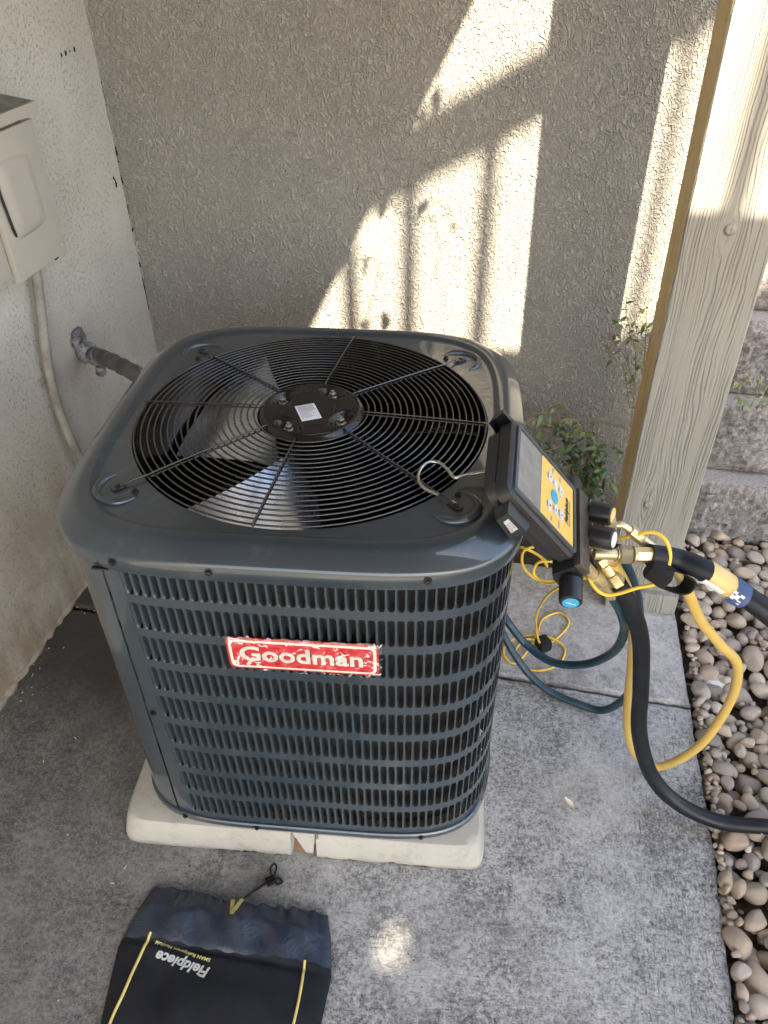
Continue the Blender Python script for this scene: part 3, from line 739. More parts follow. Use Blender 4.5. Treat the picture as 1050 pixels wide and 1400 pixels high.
# corner panel left of the seam, and plain rear
m = MB(); shell(m, SLb+.006, SL_+SSEAM-.0010, .0935, .837, .0022); auto(m.obj('corner_panel', 'paint', ac), 40)
m = MB(); shell(m, S1+.031, SLa-.0005, .0935, .835, .0); auto(m.obj('rear_panel', 'paint', ac), 40)
# one louver: stamped rib plus inward blade (x along the face, y inward)
lz = [0, .0025, .007, .030, .053, .0575, .060]; fl = [.0034, .0012, 0, 0, 0, .0012, .0034]; dep = [.0, .55, 1, 1, 1, .55, .0]
vs = []; fs = []
for z, f_, d_ in zip(lz, fl, dep):
    xr = .0036
    vs += [(-f_, 0, z), (xr*.5, -.0004*d_, z), (xr+f_*.9, .0003, z), (xr+.0013+f_*.5, .0034*d_+.0003, z), (xr+.0034+f_*.2, .0112*d_+.0004, z)]
for i in range(len(lz)-1):
    for j in range(4): b = i*5+j; fs.append((b, b+1, b+6, b+5))
LM = bpy.data.meshes.new('louver'); LM.from_pydata(vs, [], fs); LM.update(); LM.materials.append(MAT['paint']); LM.polygons.foreach_set('use_smooth', [True]*len(fs))
cols = []
for cidx in range(NCOL+1): 
    p, T = out_pt(S0+cidx*PITCH); cols.append((p, math.atan2(T.y, T.x)))
nvis = 48; rest_v = []; rest_f = []
for ri in range(9):
    for ci, (p, ang) in enumerate(cols):
        mm = Matrix.Translation((p.x, p.y, ROWZ[ri])) @ Matrix.Rotation(ang, 4, 'Z')
        if ri < 6 and ci < nvis:
            o = link('louver', LM, ac); o.matrix_world = mm
        else:
            n0 = len(rest_v); rest_v += [mm @ Vector(v) for v in vs]; rest_f += [tuple(n0+q for q in f) for f in fs]
    for ci in range(SLn+1):
        p, T = out_pt(SLa+ci*PITCH); mm = Matrix.Translation((p.x, p.y, ROWZ[ri])) @ Matrix.Rotation(math.atan2(T.y, T.x), 4, 'Z')
        n0 = len(rest_v); rest_v += [mm @ Vector(v) for v in vs]; rest_f += [tuple(n0+q for q in f) for f in fs]
o = mesh_obj('louvers', rest_v, rest_f, 'paint', ac, True); o['kind'] = 'stuff'
# condenser coil behind the louvers
rings_obj('coil', [sq_ring(.352, .09, 5.2), sq_ring(.352, .83, 5.2)], 'coil', ac)
# base pan
def SR(A, z, n=4.9, N=160): return sq_ring(A, z, n, N)
rings_obj('base_pan', [SR(.372, .0745), SR(.384, .0745), SR(.3865, .078), SR(.3865, .089), SR(.384, .092), SR(.378, .0925)], 'paint', ac)
# top cover: skirt, bevel, rim, sunk platform, round opening with throat
prof = [(.3855, .8085), (.3945, .8085), (.396, .811), (.3965, .834), (.3955, .8385), (.3925, .8430), (.3720, .8590), (.3670, .8622), (.3610, .8638), (.3490, .8640), (.3450, .8632), (.3405, .8600), (.3375, .8590)]
rings = [sq_ring(A, z, 4.5, 192) for A, z in prof]
def circ(r, z, N=192): return [Vector((r*math.cos(2*math.pi*i/N), r*math.sin(2*math.pi*i/N), z)) for i in range(N)]
def blend(t, z): return [a.lerp(b, t) for a, b in zip(sq_ring(.3355, z, 4.5, 192), circ(.326, z))]
rings += [blend(.1, .8588), blend(.5, .8588), blend(.92, .8588), circ(.3255, .8588)]
for r_ in rings[-4:]:
    for p in r_: p.z = .8588
top = rings_obj('top_cover', rings, 'paint', ac, ang=50)
rings_obj('fan_throat', [circ(.3255, .8585), circ(.323, .850), circ(.321, .80), circ(.324, .70), circ(.325, .55)], 'black_gloss', ac)
mesh_obj('inner_floor', circ(.33, .42, 64), [tuple(range(64))], 'interior', ac)
# embossed C beads round the four guard feet
FEET = [(-.2826, -.2433), (-.2728, .2405), (.2734, .2405), (.2710, -.2490)]
for (fx, fy) in FEET:
    ang0 = math.atan2(fy, fx); cx_, cy_ = fx*.985, fy*.985; path = []
    for a in np.linspace(-1.75, 1.75, 26): path.append((cx_+.040*math.cos(ang0+a), cy_+.040*math.sin(ang0+a), .8588))
    rad = [.0070*min(1, .25+4*min(i, 25-i)/25) for i in range(26)]
    auto(MB().tube(path, rad, 8).obj('embossed_bead', 'paint', ac), 60)
    # foot screw with washer and side screw
    for (sx, sy, r0) in ((fx, fy, .0075), (fx*.985-math.sin(ang0)*.026-.014*math.cos(ang0), fy*.985+math.cos(ang0)*.026-.014*math.sin(ang0), .006)):
        auto(MB().lathe([(r0, .8588), (r0, .8602), (r0*.62, .8606), (r0*.58, .8652), (r0*.25, .8656)], 10).obj('x', 'screw_black', ac), 40)
        o = COL.objects[-1]; o.name = 'screw'
        for v in o.data.vertices: v.co.x += sx; v.co.y += sy
# fan guard
HUBZ = .8735
def gz(r): return .8615+(HUBZ-.8615)*max(0, min(1, (.322-r)/(.322-.10)))**.8
NR = 19
for i in range(NR):
    r = .1055+(.3215-.1055)*i/(NR-1); n = 84
    path = [(r*math.cos(2*math.pi*q/n), r*math.sin(2*math.pi*q/n), gz(r)) for q in range(n)]
    MB().tube(path, .0018, 6, closed=True).obj('guard_ring', 'black_wire', ac, True)
for i, (fx, fy) in enumerate(FEET):
    a = math.atan2(fy, fx); R_ = math.hypot(fx, fy)
    for sgn, dz in ((1, .0032), (-1, -.0032)):
        path = [(r*math.cos(a), r*math.sin(a), gz(r)+dz) for r in np.linspace(.09, .322, 14)]
        if sgn == 1: path += [((R_-.028)*math.cos(a), (R_-.028)*math.sin(a), .866), ((R_-.008)*math.cos(a), (R_-.008)*math.sin(a), .8615), (R_*math.cos(a)+.007*math.cos(a), R_*math.sin(a)+.007*math.sin(a), .8612)]
        MB().tube(path, .0019, 6).obj('guard_spoke', 'black_wire', ac, True)
    auto(MB().box(-.014, .010, -.0065, .0065, 0, .0035, bev=.001).obj('guard_foot', 'black_wire', ac))
    o = COL.objects[-1]; o.location = (fx, fy, .8598); o.rotation_euler = (0, 0, a)
for a in (R(-97), R(83), R(176), R(-1)):
    for dz in (.003, -.003):
        MB().tube([(r*math.cos(a), r*math.sin(a), gz(r)+dz) for r in np.linspace(.09, .328, 14)], .0015, 6).obj('guard_spoke', 'black_wire', ac, True)
# motor plate in the middle: dished disc with four sunk bolt wells
bm = bmesh.new()
def plate_z(x, y):
    r = math.hypot(x, y); z = HUBZ+.006
    if r > .088: z -= .010*((r-.088)/.012)**1.5
    if .050 < r < .056: z += .0
    if .0575 < r < .0615: z += .0008
    for kx in range(4):
        a = R(62+90*kx); u = (x-.067*math.cos(a))*math.cos(a)+(y-.067*math.sin(a))*math.sin(a); w = -(x-.067*math.cos(a))*math.sin(a)+(y-.067*math.sin(a))*math.cos(a)
        q = (u/.015)**2+(w/.024)**2
        if q < 1.35: z -= .011*max(0, min(1, (1.35-q)/.7))**.8
    return z
vs = [(0, 0, plate_z(0, 0))]; fs = []; nr, na = 34, 96
for i in range(1, nr+1):
    r = .100*i/nr
    for j in range(na): a = 2*math.pi*j/na; x, y = r*math.cos(a), r*math.sin(a); vs.append((x, y, plate_z(x, y)))
for j in range(na): fs.append((0, 1+j, 1+(j+1) % na))
for i in range(nr-1):
    for j in range(na): fs.append((1+i*na+j, 1+(i+1)*na+j, 1+(i+1)*na+(j+1) % na, 1+i*na+(j+1) % na))
auto(mesh_obj('motor_plate', vs, fs, 'black_gloss', ac), 70)
for kx in range(4):
    a = R(62+90*kx); x, y = .067*math.cos(a), .067*math.sin(a); z = plate_z(x, y)
    o = auto(MB().lathe([(.0095, z), (.0095, z+.0015), (.0066, z+.002), (.0066, z+.0085), (.004, z+.0092), (.0035, z+.014), (.001, z+.0145)], 8).obj('motor_bolt', 'zinc', ac), 30); o.location = (x, y, 0)
    for rr2, ww in ((.045, .004), (.088, .0045)):
        pass
for a0, r0 in ((R(165), .088), (R(15), .088), (R(175), .043), (R(0), .043), (R(285), .09)):
    MB().tube([(r0*math.cos(a0+q), r0*math.sin(a0+q), plate_z(r0*math.cos(a0+q), r0*math.sin(a0+q))+.0003) for q in np.linspace(-.28, .28, 8)], .0016, 6).obj('embossed_rib', 'black_gloss', ac, True)
lb = MB().box(-.0185, .0185, -.027, .027, 0, .0006, bev=.0002).obj('rating_label', 'label_white', ac); lb.location = (-.003, -.017, HUBZ+.0063); lb.rotation_euler = (0, 0, R(24))
pr = MB(); r_ = np.random.default_rng(5)
for i in range(14):
    y = .022-i*.0031
    if i < 6:
        x = -.015
        while x < .013:
            w = r_.uniform(.001, .004); pr.box(x, min(x+w, .015), y-.0009, y+.0009, .0007, .0009); x += w+r_.uniform(.0007, .0015)
    else:
        x = -.015
        while x < r_.uniform(-.004, .012): w = r_.uniform(.002, .005); pr.box(x, x+w, y-.0005, y+.0005, .0007, .0009); x += w+.001
pr.obj('label_print', 'ink_grey', lb)
# motor body and fan blades
rings_obj('motor', [circ(.072, .862, 40), circ(.072, .70, 40), circ(.06, .68, 40)], 'black_gloss', ac, False, True)
def blade(az):
    vs = []; fs = []; nr_, na_ = 8, 12
    for i in range(nr_+1):
        r = .06+(.312-.06)*i/nr_; span = R(34)+R(16)*(i/nr_)
        for j in range(na_+1):
            u = j/na_-.5; a = az+u*span; z = .775-.13*u*(.75+.25*i/nr_)+.012*(.25-u*u)
            vs.append((r*math.cos(a), r*math.sin(a), z))
    for i in range(nr_):
        for j in range(na_): b = i*(na_+1)+j; fs.append((b, b+na_+1, b+na_+2, b+1))
    o = mesh_obj('fan_blade', vs, fs, 'aluminium', ac, True)
    md = None
    return o
for az in (-97, 23, 143): blade(R(az))
# skirt screws and base screws
def side_screw(x, z, off):
    s = s_front(x); p, T = out_pt(s, off); n = Vector((T.y, -T.x, 0))
    M_ = axis_mat((p.x, p.y, z), n)
    auto(MB().lathe([(.0068, 0), (.0068, .0012), (.0042, .0016), (.0042, .0050), (.002, .0055)], 8, M=M_).obj('screw', 'screw_black', ac), 30)
for x in (-.243, -.094, .231): side_screw(x, .829, .0155)
for x in (-.262, -.106, .238): side_screw(x, .0835, .0055)
side_screw(-.268, .429, .001)
# dark notch at the top of the seam
MB().box(-.288, -.262, -.3795, -.372, .8035, .8065).obj('panel_notch', 'interior', ac)
# badge with its crumpled film
bd = bpy.data.objects.new('badge', None); COL.objects.link(bd); bd.parent = ac; bd.location = (.0325, -.3835, .6385); bd.rotation_euler = (R(90), R(-.4), 0)
def rrect(w, h, r, z0, z1, n=6):
    pts = []
    for cx_, cy_, a0 in ((w/2-r, h/2-r, 0), (-w/2+r, h/2-r, 90), (-w/2+r, -h/2+r, 180), (w/2-r, -h/2+r, 270)):
        for i in range(n+1): a = R(a0+90*i/n); pts.append((cx_+r*math.cos(a), cy_+r*math.sin(a)))
    N_ = len(pts); vs = [(x, y, z0) for x, y in pts]+[(x, y, z1) for x, y in pts]
    fs = [(i, (i+1) % N_, N_+(i+1) % N_, N_+i) for i in range(N_)]+[tuple(range(N_, 2*N_)), tuple(reversed(range(N_)))]
    return vs, fs
for nm, w, h, r, z0, z1, mt in (('badge_back', .252, .073, .010, 0, .003, 'badge_red'), ('badge_border', .2445, .0655, .011, .003, .0040, 'badge_cream'), ('badge_field', .2345, .0565, .008, .004, .0045, 'badge_red')):
    m = MB(); m.add(*rrect(w, h, r, z0, z1)); m.obj(nm, mt, bd)
me = text_mesh('Goodman', .0475, .0008, .0013, 0, space=1.03); me.materials.append(MAT['badge_silver'])
xs = [v.co.x for v in me.vertices]; wd = max(xs)-min(xs); mid_ = (max(xs)+min(xs))/2
for v in me.vertices: v.co.x = (v.co.x-mid_)*.205/wd; v.co.y -= .0
o = link('lettering', me, bd); o.location = (-.002, .0015, .0052)
for me_, z_ in ((me, 0),):
    me2 = me.copy(); me2.materials.clear(); me2.materials.append(MAT['ink_black']); o2 = link('letter_shadow', me2, bd); o2.location = (-.0008, .0005, .0046); o2.scale = (1, 1, .3)
vs = []; fs = []; nx_, ny_ = 50, 16
for j in range(ny_+1):
    for i in range(nx_+1):
        u, v = i/nx_-.5, j/ny_-.5; ed = 1 if (i in (0, nx_) or j in (0, ny_)) else 0
        vs.append((u*(.262+.004*rng.normal()*ed), v*(.081+.004*rng.normal()*ed), .0068+.0011*float(rng.normal())-.003*ed))
fs = [(j*(nx_+1)+i, j*(nx_+1)+i+1, (j+1)*(nx_+1)+i+1, (j+1)*(nx_+1)+i) for j in range(ny_) for i in range(nx_)]
mesh_obj('protective_film', vs, fs, 'film', bd, True)

# ------------------------------------------------------------------ electrical box and pipes on the left wall
bx = env_root(empty('electrical_box', 'beige electrical disconnect box with hooded cover on the left wall', 'electrical box'), -.8375, 0, 0)
bo = MB(); bo.box(.0015, .075, .215, .485, .955, 1.245, bev=.002); auto(bo.obj('box_body', 'box', bx), 30)
cv = MB(); cv.box(.0765, .092, .298, .502, .942, 1.236, bev=.003); auto(cv.obj('cover', 'box', bx), 30)
# sloped rain cap on top
vs = [(.0, .2, 1.262), (.104, .2, 1.247), (.104, .511, 1.247), (.0, .511, 1.262), (.0, .2, 1.284), (.104, .2, 1.269), (.104, .511, 1.269), (.0, .511, 1.284)]
MB().add(vs, [(0, 3, 2, 1), (4, 5, 6, 7), (0, 1, 5, 4), (1, 2, 6, 5), (2, 3, 7, 6), (0, 4, 7, 3)], 0).obj('rain_cap', ['box'], bx)
vs = [(.002, .205, 1.2845), (.100, .205, 1.2712), (.100, .505, 1.2712), (.002, .505, 1.2845)]
MB().add(vs, [(0, 1, 2, 3)]).obj('cap_top', 'dull_grey', bx)
# rounded hood on the cover
vs = []; fs = []; nu, nv = 22, 26
for j in range(nv+1):
    for i in range(nu+1):
        u, v = i/nu*2-1, j/nv*2-1
        q = min(1, max(0, (1-abs(u)**3.2)))*min(1, max(0, (1-abs(v)**5)))
        hgt = .0012+.010*min(1, q*1.2)*(1-.35*(u+1)/2)
        x = .0915+(hgt if q > 0 else -.001); top_c = .015*max(0, u)**2
        vs.append((x, .386+u*.068-.004*v, 1.105+v*(.082-top_c*.7)))
fs = [(j*(nu+1)+i, j*(nu+1)+i+1, (j+1)*(nu+1)+i+1, (j+1)*(nu+1)+i) for j in range(nv) for i in range(nu)]
auto(mesh_obj('hood', vs, fs, 'box', bx), 70)
auto(MB().tube(catmull([(.0955, .315, 1.155), (.0965, .312, 1.13), (.0965, .315, 1.10), (.096, .320, 1.06), (.095, .326, 1.035)], 6), [.001]+[.0030]*23+[.001], 8).obj('handle_slot', 'interior', bx), 70)
for (b, z) in ((.318, .958), (.486, .962)):
    auto(MB().lathe([(.006, .092), (.006, .0935), (.002, .0945)], 10, M=axis_mat((0, b, z), (1, 0, 0))).obj('screw', 'box', bx), 30)
auto(MB().box(.066, .088, .452, .466, .9365, .945, bev=.001).obj('latch_tab', 'interior', bx))
auto(MB().lathe([(.008, .0), (.008, .003), (.003, .004)], 10, M=axis_mat((.06, .2145, 1.03), (0, -1, 0))).obj('knockout', 'box', bx))

cd_ = env_root(empty('conduit', 'painted flexible conduit dropping from the beige electrical box', 'conduit'), -.8375, 0, 0)
cp = catmull([(.03, .452, .957), (.028, .447, .90), (.024, .425, .80), (.020, .402, .70), (.018, .390, .60), (.020, .388, .52), (.024, .400, .42), (.03, .43, .30), (.06, .455, .20), (.14, .46, .14), (.26, .44, .14), (.40, .42, .17)], 8)
auto(MB().tube(cp, .0120, 12).obj('conduit_pipe', 'conduit_paint', cd_), 60)
auto(MB().lathe([(.019, 0), (.019, .018), (.015, .022)], 12, M=axis_mat((.03, .452, .930), (0, 0, 1))).obj('conduit_fitting', 'conduit_paint', cd_), 30)
auto(MB().box(-.001, .006, .365, .432, .632, .650, bev=.002).obj('pipe_strap', 'conduit_paint', cd_), 30)

ip = env_root(empty('insulated_pipe', 'grey wrapped refrigerant line entering the left wall behind the unit', 'pipe'), 0, 0, 0)
pts = [(-.86, .590, .622), (-.80, .565, .628), (-.74, .530, .640), (-.66, .47, .656), (-.58, .42, .660), (-.50, .40, .64), (-.42, .375, .57), (-.38, .36, .47)]
pth = catmull(pts, 8)
m = MB(); m.tube(pth, [.021+.0014*math.sin(i*1.3)+.001*math.sin(i*3.1) for i in range(len(pth))], 12); auto(m.obj('insulation_sleeve', 'insulation', ip), 50)
# tape wrap ring
i0 = 34; d_ = pth[i0+1]-pth[i0]
auto(MB().lathe([(.0225, -.006), (.0238, -.005), (.0238, .005), (.0225, .006)], 14, M=axis_mat(pth[i0], d_)).obj('tape_wrap', 'dull_grey', ip), 40)
auto(MB().tube([pth[i0]+Vector((0, -.01, .02)), pth[i0]+Vector((-.004, -.012, .036)), pth[i0]+Vector((-.01, -.01, .046))], [.003, .002, .001], 5).obj('tape_tail', 'dull_grey', ip))
def lump(name, c, r, mat, parent, seed, sub=3):
    r_ = np.random.default_rng(seed); bm = bmesh.new(); bmesh.ops.create_icosphere(bm, subdivisions=sub, radius=1)
    d_ = r_.normal(size=(26, 3)); d_ /= np.linalg.norm(d_, axis=1)[:, None]; am = r_.uniform(-.22, .34, 26)
    for v in bm.verts:
        p = np.array(v.co); f = 1+sum(a*max(0, float(p@q))**14 for a, q in zip(am, d_))+.03*float(r_.normal())
        v.co = Vector((c[0]+p[0]*f*r[0], c[1]+p[1]*f*r[1], c[2]+p[2]*f*r[2]))
    me = bpy.data.meshes.new(name); bm.to_mesh(me); bm.free(); me.materials.append(MAT[mat]); me.polygons.foreach_set('use_smooth', [True]*len(me.polygons)); return link(name, me, parent)
lump('sealant_lump', (-.815, .572, .630), (.030, .028, .030), 'sealant', ip, 3)
lump('sealant_lump', (-.775, .548, .628), (.021, .023, .024), 'sealant', ip, 4)
lump('sealant_lump', (-.762, .535, .594), (.013, .013, .016), 'sealant', ip, 6)
lump('sealant_lump', (-.832, .578, .664), (.010, .03, .03), 'sealant', ip, 8)

# ------------------------------------------------------------------ digital manifold gauge
GA = Vector((.356, -.252, .900)); GA = Vector(CAM)+(GA-Vector(CAM))*.95
gr = Vector((.072, .985, .157)).normalized(); gu = Vector((-.628, -.078, .774)); gu = (gu-gr*gu.dot(gr)).normalized(); gn = gr.cross(gu)
GM = Matrix(((gr.x, gu.x, gn.x, GA.x), (gr.y, gu.y, gn.y, GA.y), (gr.z, gu.z, gn.z, GA.z), (0, 0, 0, 1))) @ Matrix.Scale(.95, 4)
ga = empty('manifold_gauge', 'black digital manifold gauge with yellow keypad hooked on the unit', 'gauge'); ga.matrix_world = GM
GI = lambda p: GM @ Vector(p)
def plate(name, poly, z0, z1, mat, parent, bev=0, taper=0):
    n = len(poly); cx_ = sum(p[0] for p in poly)/n; cy_ = sum(p[1] for p in poly)/n
    vs = [(x, y, z0) for x, y in poly]+[(x, y, z1-bev) for x, y in poly]
    if bev: vs += [(cx_+(x-cx_)*(1-bev/abs(.07)), cy_+(y-cy_)*(1-bev/.08), z1) for x, y in poly]
    L = len(vs)//n; fs = []
    for kx in range(L-1): fs += [(kx*n+i, kx*n+(i+1) % n, (kx+1)*n+(i+1) % n, (kx+1)*n+i) for i in range(n)]
    fs += [tuple((L-1)*n+i for i in range(n)), tuple(reversed(range(n)))]
    return auto(mesh_obj(name, vs, fs, mat, parent), 35)
def rr_poly(x0, x1, y0, y1, r, n=5):
    out = []
    for cx_, cy_, a0 in ((x1-r, y1-r, 0), (x0+r, y1-r, 90), (x0+r, y0+r, 180), (x1-r, y0+r, 270)):
        for i in range(n+1): a = R(a0+90*i/n); out.append((cx_+r*math.cos(a), cy_+r*math.sin(a)))
    return out
# case in two shells
plate('case_back', rr_poly(.006, .158, -.196, .012, .026), -.048, -.027, 'case_black', ga)
plate('case_front', rr_poly(-.006, .168, -.19, .010, .020), -.0265, .0, 'case_black', ga, bev=.004)
for (a_, b_) in (((-.004, -.006)), ((.150, -.006))): pass
# bezel ring
def ring_plate(name, o_, i_, z0, z1, mat, parent):
    n = len(o_); vs = [(x, y, z0) for x, y in o_]+[(x, y, z1) for x, y in o_]+[(x, y, z1) for x, y in i_]+[(x, y, z0) for x, y in i_]
    fs = [(k_*n+i, k_*n+(i+1) % n, (k_+1)*n+(i+1) % n, (k_+1)*n+i) for k_ in range(3) for i in range(n)]
    return auto(mesh_obj(name, vs, fs, mat, parent), 35)
ring_plate('bezel', rr_poly(.004, .156, -.184, .0, .008), rr_poly(.011, .149, -.177, -.007, .005), .0003, .0042, 'bezel_grey', ga)
plate('screen', rr_poly(.0115, .1485, -.075, -.0075, .003), .0004, .0018, 'screen', ga)
kp = plate('keypad', rr_poly(.0115, .1485, -.1765, -.0755, .003), .0004, .0020, 'key_yellow', ga)
for (a_, b_) in ((.116, -.102), (.112, -.119), (.109, -.136), (.050, -.102), (.054, -.121), (.057, -.138)):
    bt = plate('button', rr_poly(a_-.0115, a_+.0115, b_-.0055, b_+.0055, .004), .0021, .0031, 'key_grey', kp)
vs = [(.081+.0145*math.cos(2*math.pi*i/20), -.116+.0105*math.sin(2*math.pi*i/20)) for i in range(20)]
plate('button', vs, .0021, .0034, 'key_blue', kp)
def gtext(body, size, a_, b_, mat, off=.0003, shear=0, name='lettering', rot=0, par=None):
    me = text_mesh(body, size, .0002, off, shear); me.materials.append(MAT[mat]); o = link(name, me, par or kp)
    o.location = (a_, b_, .0024 if (par is None) else .0034); o.rotation_euler = (0, 0, rot); return o
gtext('Fieldpiece', .0145, .080, -.155, 'ink_black', .0004, .25)
gtext('SMAN Refrigerant Manifold', .0052, .080, -.1645, 'ink_grey', .0001)
for t_, a_, b_ in (('MENU', .116, -.0945), ('Hg', .112, -.111), ('A/B', .109, -.1285), ('CLEAR', .05, -.0945), ('LIGHT', .054, -.1132), ('ENTER', .057, -.130)): gtext(t_, .0042, a_, b_, 'ink_grey', .0001)
for a_, b_, t_ in ((.138, -.110, 'R-22'), (.135, -.133, '410A'), (.026, -.108, 'ON'), (.030, -.131, 'HOLD')): gtext(t_, .006, a_, b_, 'ink_grey', .0002)
for (a_, b_, s_) in ((.116, -.102, '+'), (.109, -.136, '-'), (.05, -.102, 'o'), (.054, -.121, '^'), (.057, -.138, 'v')): gtext(s_, .007, a_, b_-.0003, 'ink_black', .0002, name='button_mark').location.z = .0034
# side clips with silver tags
for sgn, a0 in ((-1, -.0062), (1, .1682)):
    vs = []; du = 0 if sgn < 0 else .034
    for da in (0, sgn*.020):
        vs += [(a0+da, y+du, z) for y, z in ([(-.078, -.052), (-.016, -.046), (-.010, -.012), (-.072, -.012)] if da == 0 else [(-.072, -.049), (-.022, -.043), (-.016, -.018), (-.066, -.016)])]
    f_ = [(0, 1, 5, 4), (1, 2, 6, 5), (2, 3, 7, 6), (3, 0, 4, 7), (4, 5, 6, 7)]
    if sgn > 0: f_ = [tuple(reversed(q)) for q in f_]
    mc = MB(); mc.add(vs, f_); cl = mc.obj('side_clip', 'case_black', ga)
    tg = MB(); x_ = a0+sgn*.0206
    tg.add([(x_, -.058+du, -.039), (x_, -.030+du, -.035), (x_, -.027+du, -.024), (x_, -.055+du, -.024)], [(0, 1, 2, 3) if sgn < 0 else (3, 2, 1, 0)]); tg.obj('tag_plate', 'silver_tag', cl)
# manifold block: bronze bar plus black body
bb = MB(); bb.box(-.012, .166, -.222, -.1915, -.006, .007, bev=.0015); auto(bb.obj('manifold_bar', 'bar_bronze', ga), 30)
vs = []
prof_ = [(-.191, -.046), (-.191, -.0065), (-.2225, -.0065), (-.248, -.020), (-.248, -.040), (-.234, -.052), (-.205, -.052)]
n = len(prof_); vs = [(-.014, y, z) for y, z in prof_]+[(.168, y, z) for y, z in prof_]
fs = [(i, (i+1) % n, n+(i+1) % n, n+i) for i in range(n)]+[tuple(reversed(range(n))), tuple(range(n, 2*n))]
auto(mesh_obj('manifold_body', vs, fs, 'case_black', ga), 20)
def knob(p, d, L, r, capmat, par):
    M_ = axis_mat(p, d); m_ = MB(); n_ = 24; vs = []; fs = []
    prof2 = [(.62, -.014), (.62, .0), (.90, .001), (1.0, .004), (1.0, L-.004), (.93, L-.001), (.80, L)]
    for (rq, z) in prof2:
        for j in range(n_):
            a = 2*math.pi*j/n_; fl2 = 1-.07*(abs(math.sin(a*4))**6 if rq > .7 else 0); vs.append(M_ @ Vector((r*rq*fl2*math.cos(a), r*rq*fl2*math.sin(a), z)))
    for i in range(len(prof2)-1):
        for j in range(n_): fs.append((i*n_+j, i*n_+(j+1) % n_, (i+1)*n_+(j+1) % n_, (i+1)*n_+j))
    fs.append(tuple((len(prof2)-1)*n_+j for j in range(n_)))
    o = auto(mesh_obj('valve_knob', vs, fs, 'knob_rubber', par), 30)
    c = MB(); c.lathe([(r*.70, L+.0002), (r*.68, L+.0012), (r*.2, L+.0015)], 18, M=M_); auto(c.obj('knob_cap', capmat, o), 30)
    mk = MB()
    for q in range(2):
        a = R(35+90*q); dx, dy = math.cos(a)*r*.42, math.sin(a)*r*.42
        mk.tube([M_ @ Vector((-dx, -dy, L+.0017)), M_ @ Vector((dx, dy, L+.0017))], .0006, 4)
        if capmat != 'key_yellow': break
    mk.obj('cap_mark', 'label_white', o)
    st_ = MB(); st_.lathe([(r*.34, -.024), (r*.34, .0)], 12, M=M_); st_.obj('knob_stem', 'zinc', o)
    return o
kd = Vector((-.38, -.42, 1.0)).normalized()
knob((.140, -.2335, .004), kd, .041, .0205, 'key_yellow', ga)
knob((.083, -.2335, .004), kd, .041, .0205, 'label_white', ga)
knob((-.018, -.214, -.024), (-1, -.05, -.04), .046, .0200, 'key_blue', ga)
knob((.172, -.214, -.024), (1, -.05, -.04), .046, .0200, 'badge_red', ga)
# steel hanging hook, reaching over the rim to the guard
hk = [Vector((.345, -.165, .888)), Vector((.322, -.172, .878)), Vector((.290, -.178, .873)), Vector((.268, -.188, .8725)), Vector((.256, -.170, .8735)), Vector((.243, -.152, .874)), Vector((.226, -.150, .875)), Vector((.212, -.168, .875)), Vector((.208, -.198, .874)), Vector((.220, -.222, .873)), Vector((.243, -.237, .8725))]
o = auto(MB().tube(catmull(hk, 8), .0029, 8).obj('hook', 'zinc', ga), 60); o.parent = ga; o.matrix_parent_inverse = GM.inverted()
# brass fittings on the block (world coordinates, carried by the gauge)
def gpart(mb, name, mat, ang=30):
    o = auto(mb.obj(name, mat, ga), ang); o.matrix_parent_inverse = GM.inverted(); return o
def fitting(p0, p1, kinds, name='brass_fitting'):
    p0, p1 = Vector(p0), Vector(p1); d = p1-p0; L = d.length; M_ = axis_mat(p0, d); 
    for (t0, t1, r, kd_) in kinds:
        m_ = MB(); z0, z1 = t0*L, t1*L; n_ = 6 if kd_ == 'hex' else 20
        m_.lathe([(r*.9, z0), (r, z0+.0012), (r, z1-.0012), (r*.9, z1)], n_, M=M_)
        gpart(m_, 'knurled_nut' if kd_ == 'knurl' else ('hex_nut' if kd_ == 'hex' else name), 'knurl' if kd_ == 'knurl' else 'brass')
F1a, F1b = (.512, -.215, .747), (.606, -.205, .742)
fitting(F1a, F1b, [(-.05, .36, .0095, 'c'), (.36, .40, .012, 'c'), (.40, .62, .0155, 'knurl'), (.65, .70, .015, 'c'), (.70, 1.0, .0135, 'hex'), (.98, 1.03, .0145, 'c')])
F2a = (.520, -.15, .775)
fitting((.522, -.17, .772), (.548, -.17, .775), [(-.3, .1, .009, 'c'), (.1, .9, .0150, 'knurl')])
gpart(MB().tube(catmull([(.546, -.17, .775), (.556, -.17, .776), (.566, -.172, .771), (.572, -.173, .766)], 5), .0062, 10), 'elbow', 'brass', 60)
fitting((.570, -.172, .768), (.622, -.175, .726), [(0, .42, .0105, 'hex'), (.42, 1.0, .0098, 'c')])
fitting((.522, -.185, .722), (.566, -.2, .664), [(-.25, .1, .0105, 'c'), (.1, .32, .0145, 'hex'), (.32, .62, .0135, 'c'), (.62, .67, .0152, 'c'), (.67, 1.0, .0150, 'hex')])
fitting((.503, -.215, .712), (.560, -.2, .637), [(-.1, .2, .0105, 'c'), (.2, .5, .0145, 'hex'), (.5, .56, .0125, 'c'), (.56, 1.0, .0120, 'hex')])
fitting((.520, -.16, .745), (.549, -.195, .712), [(-.2, .4, .0095, 'c'), (.4, 1.0, .012, 'hex')])

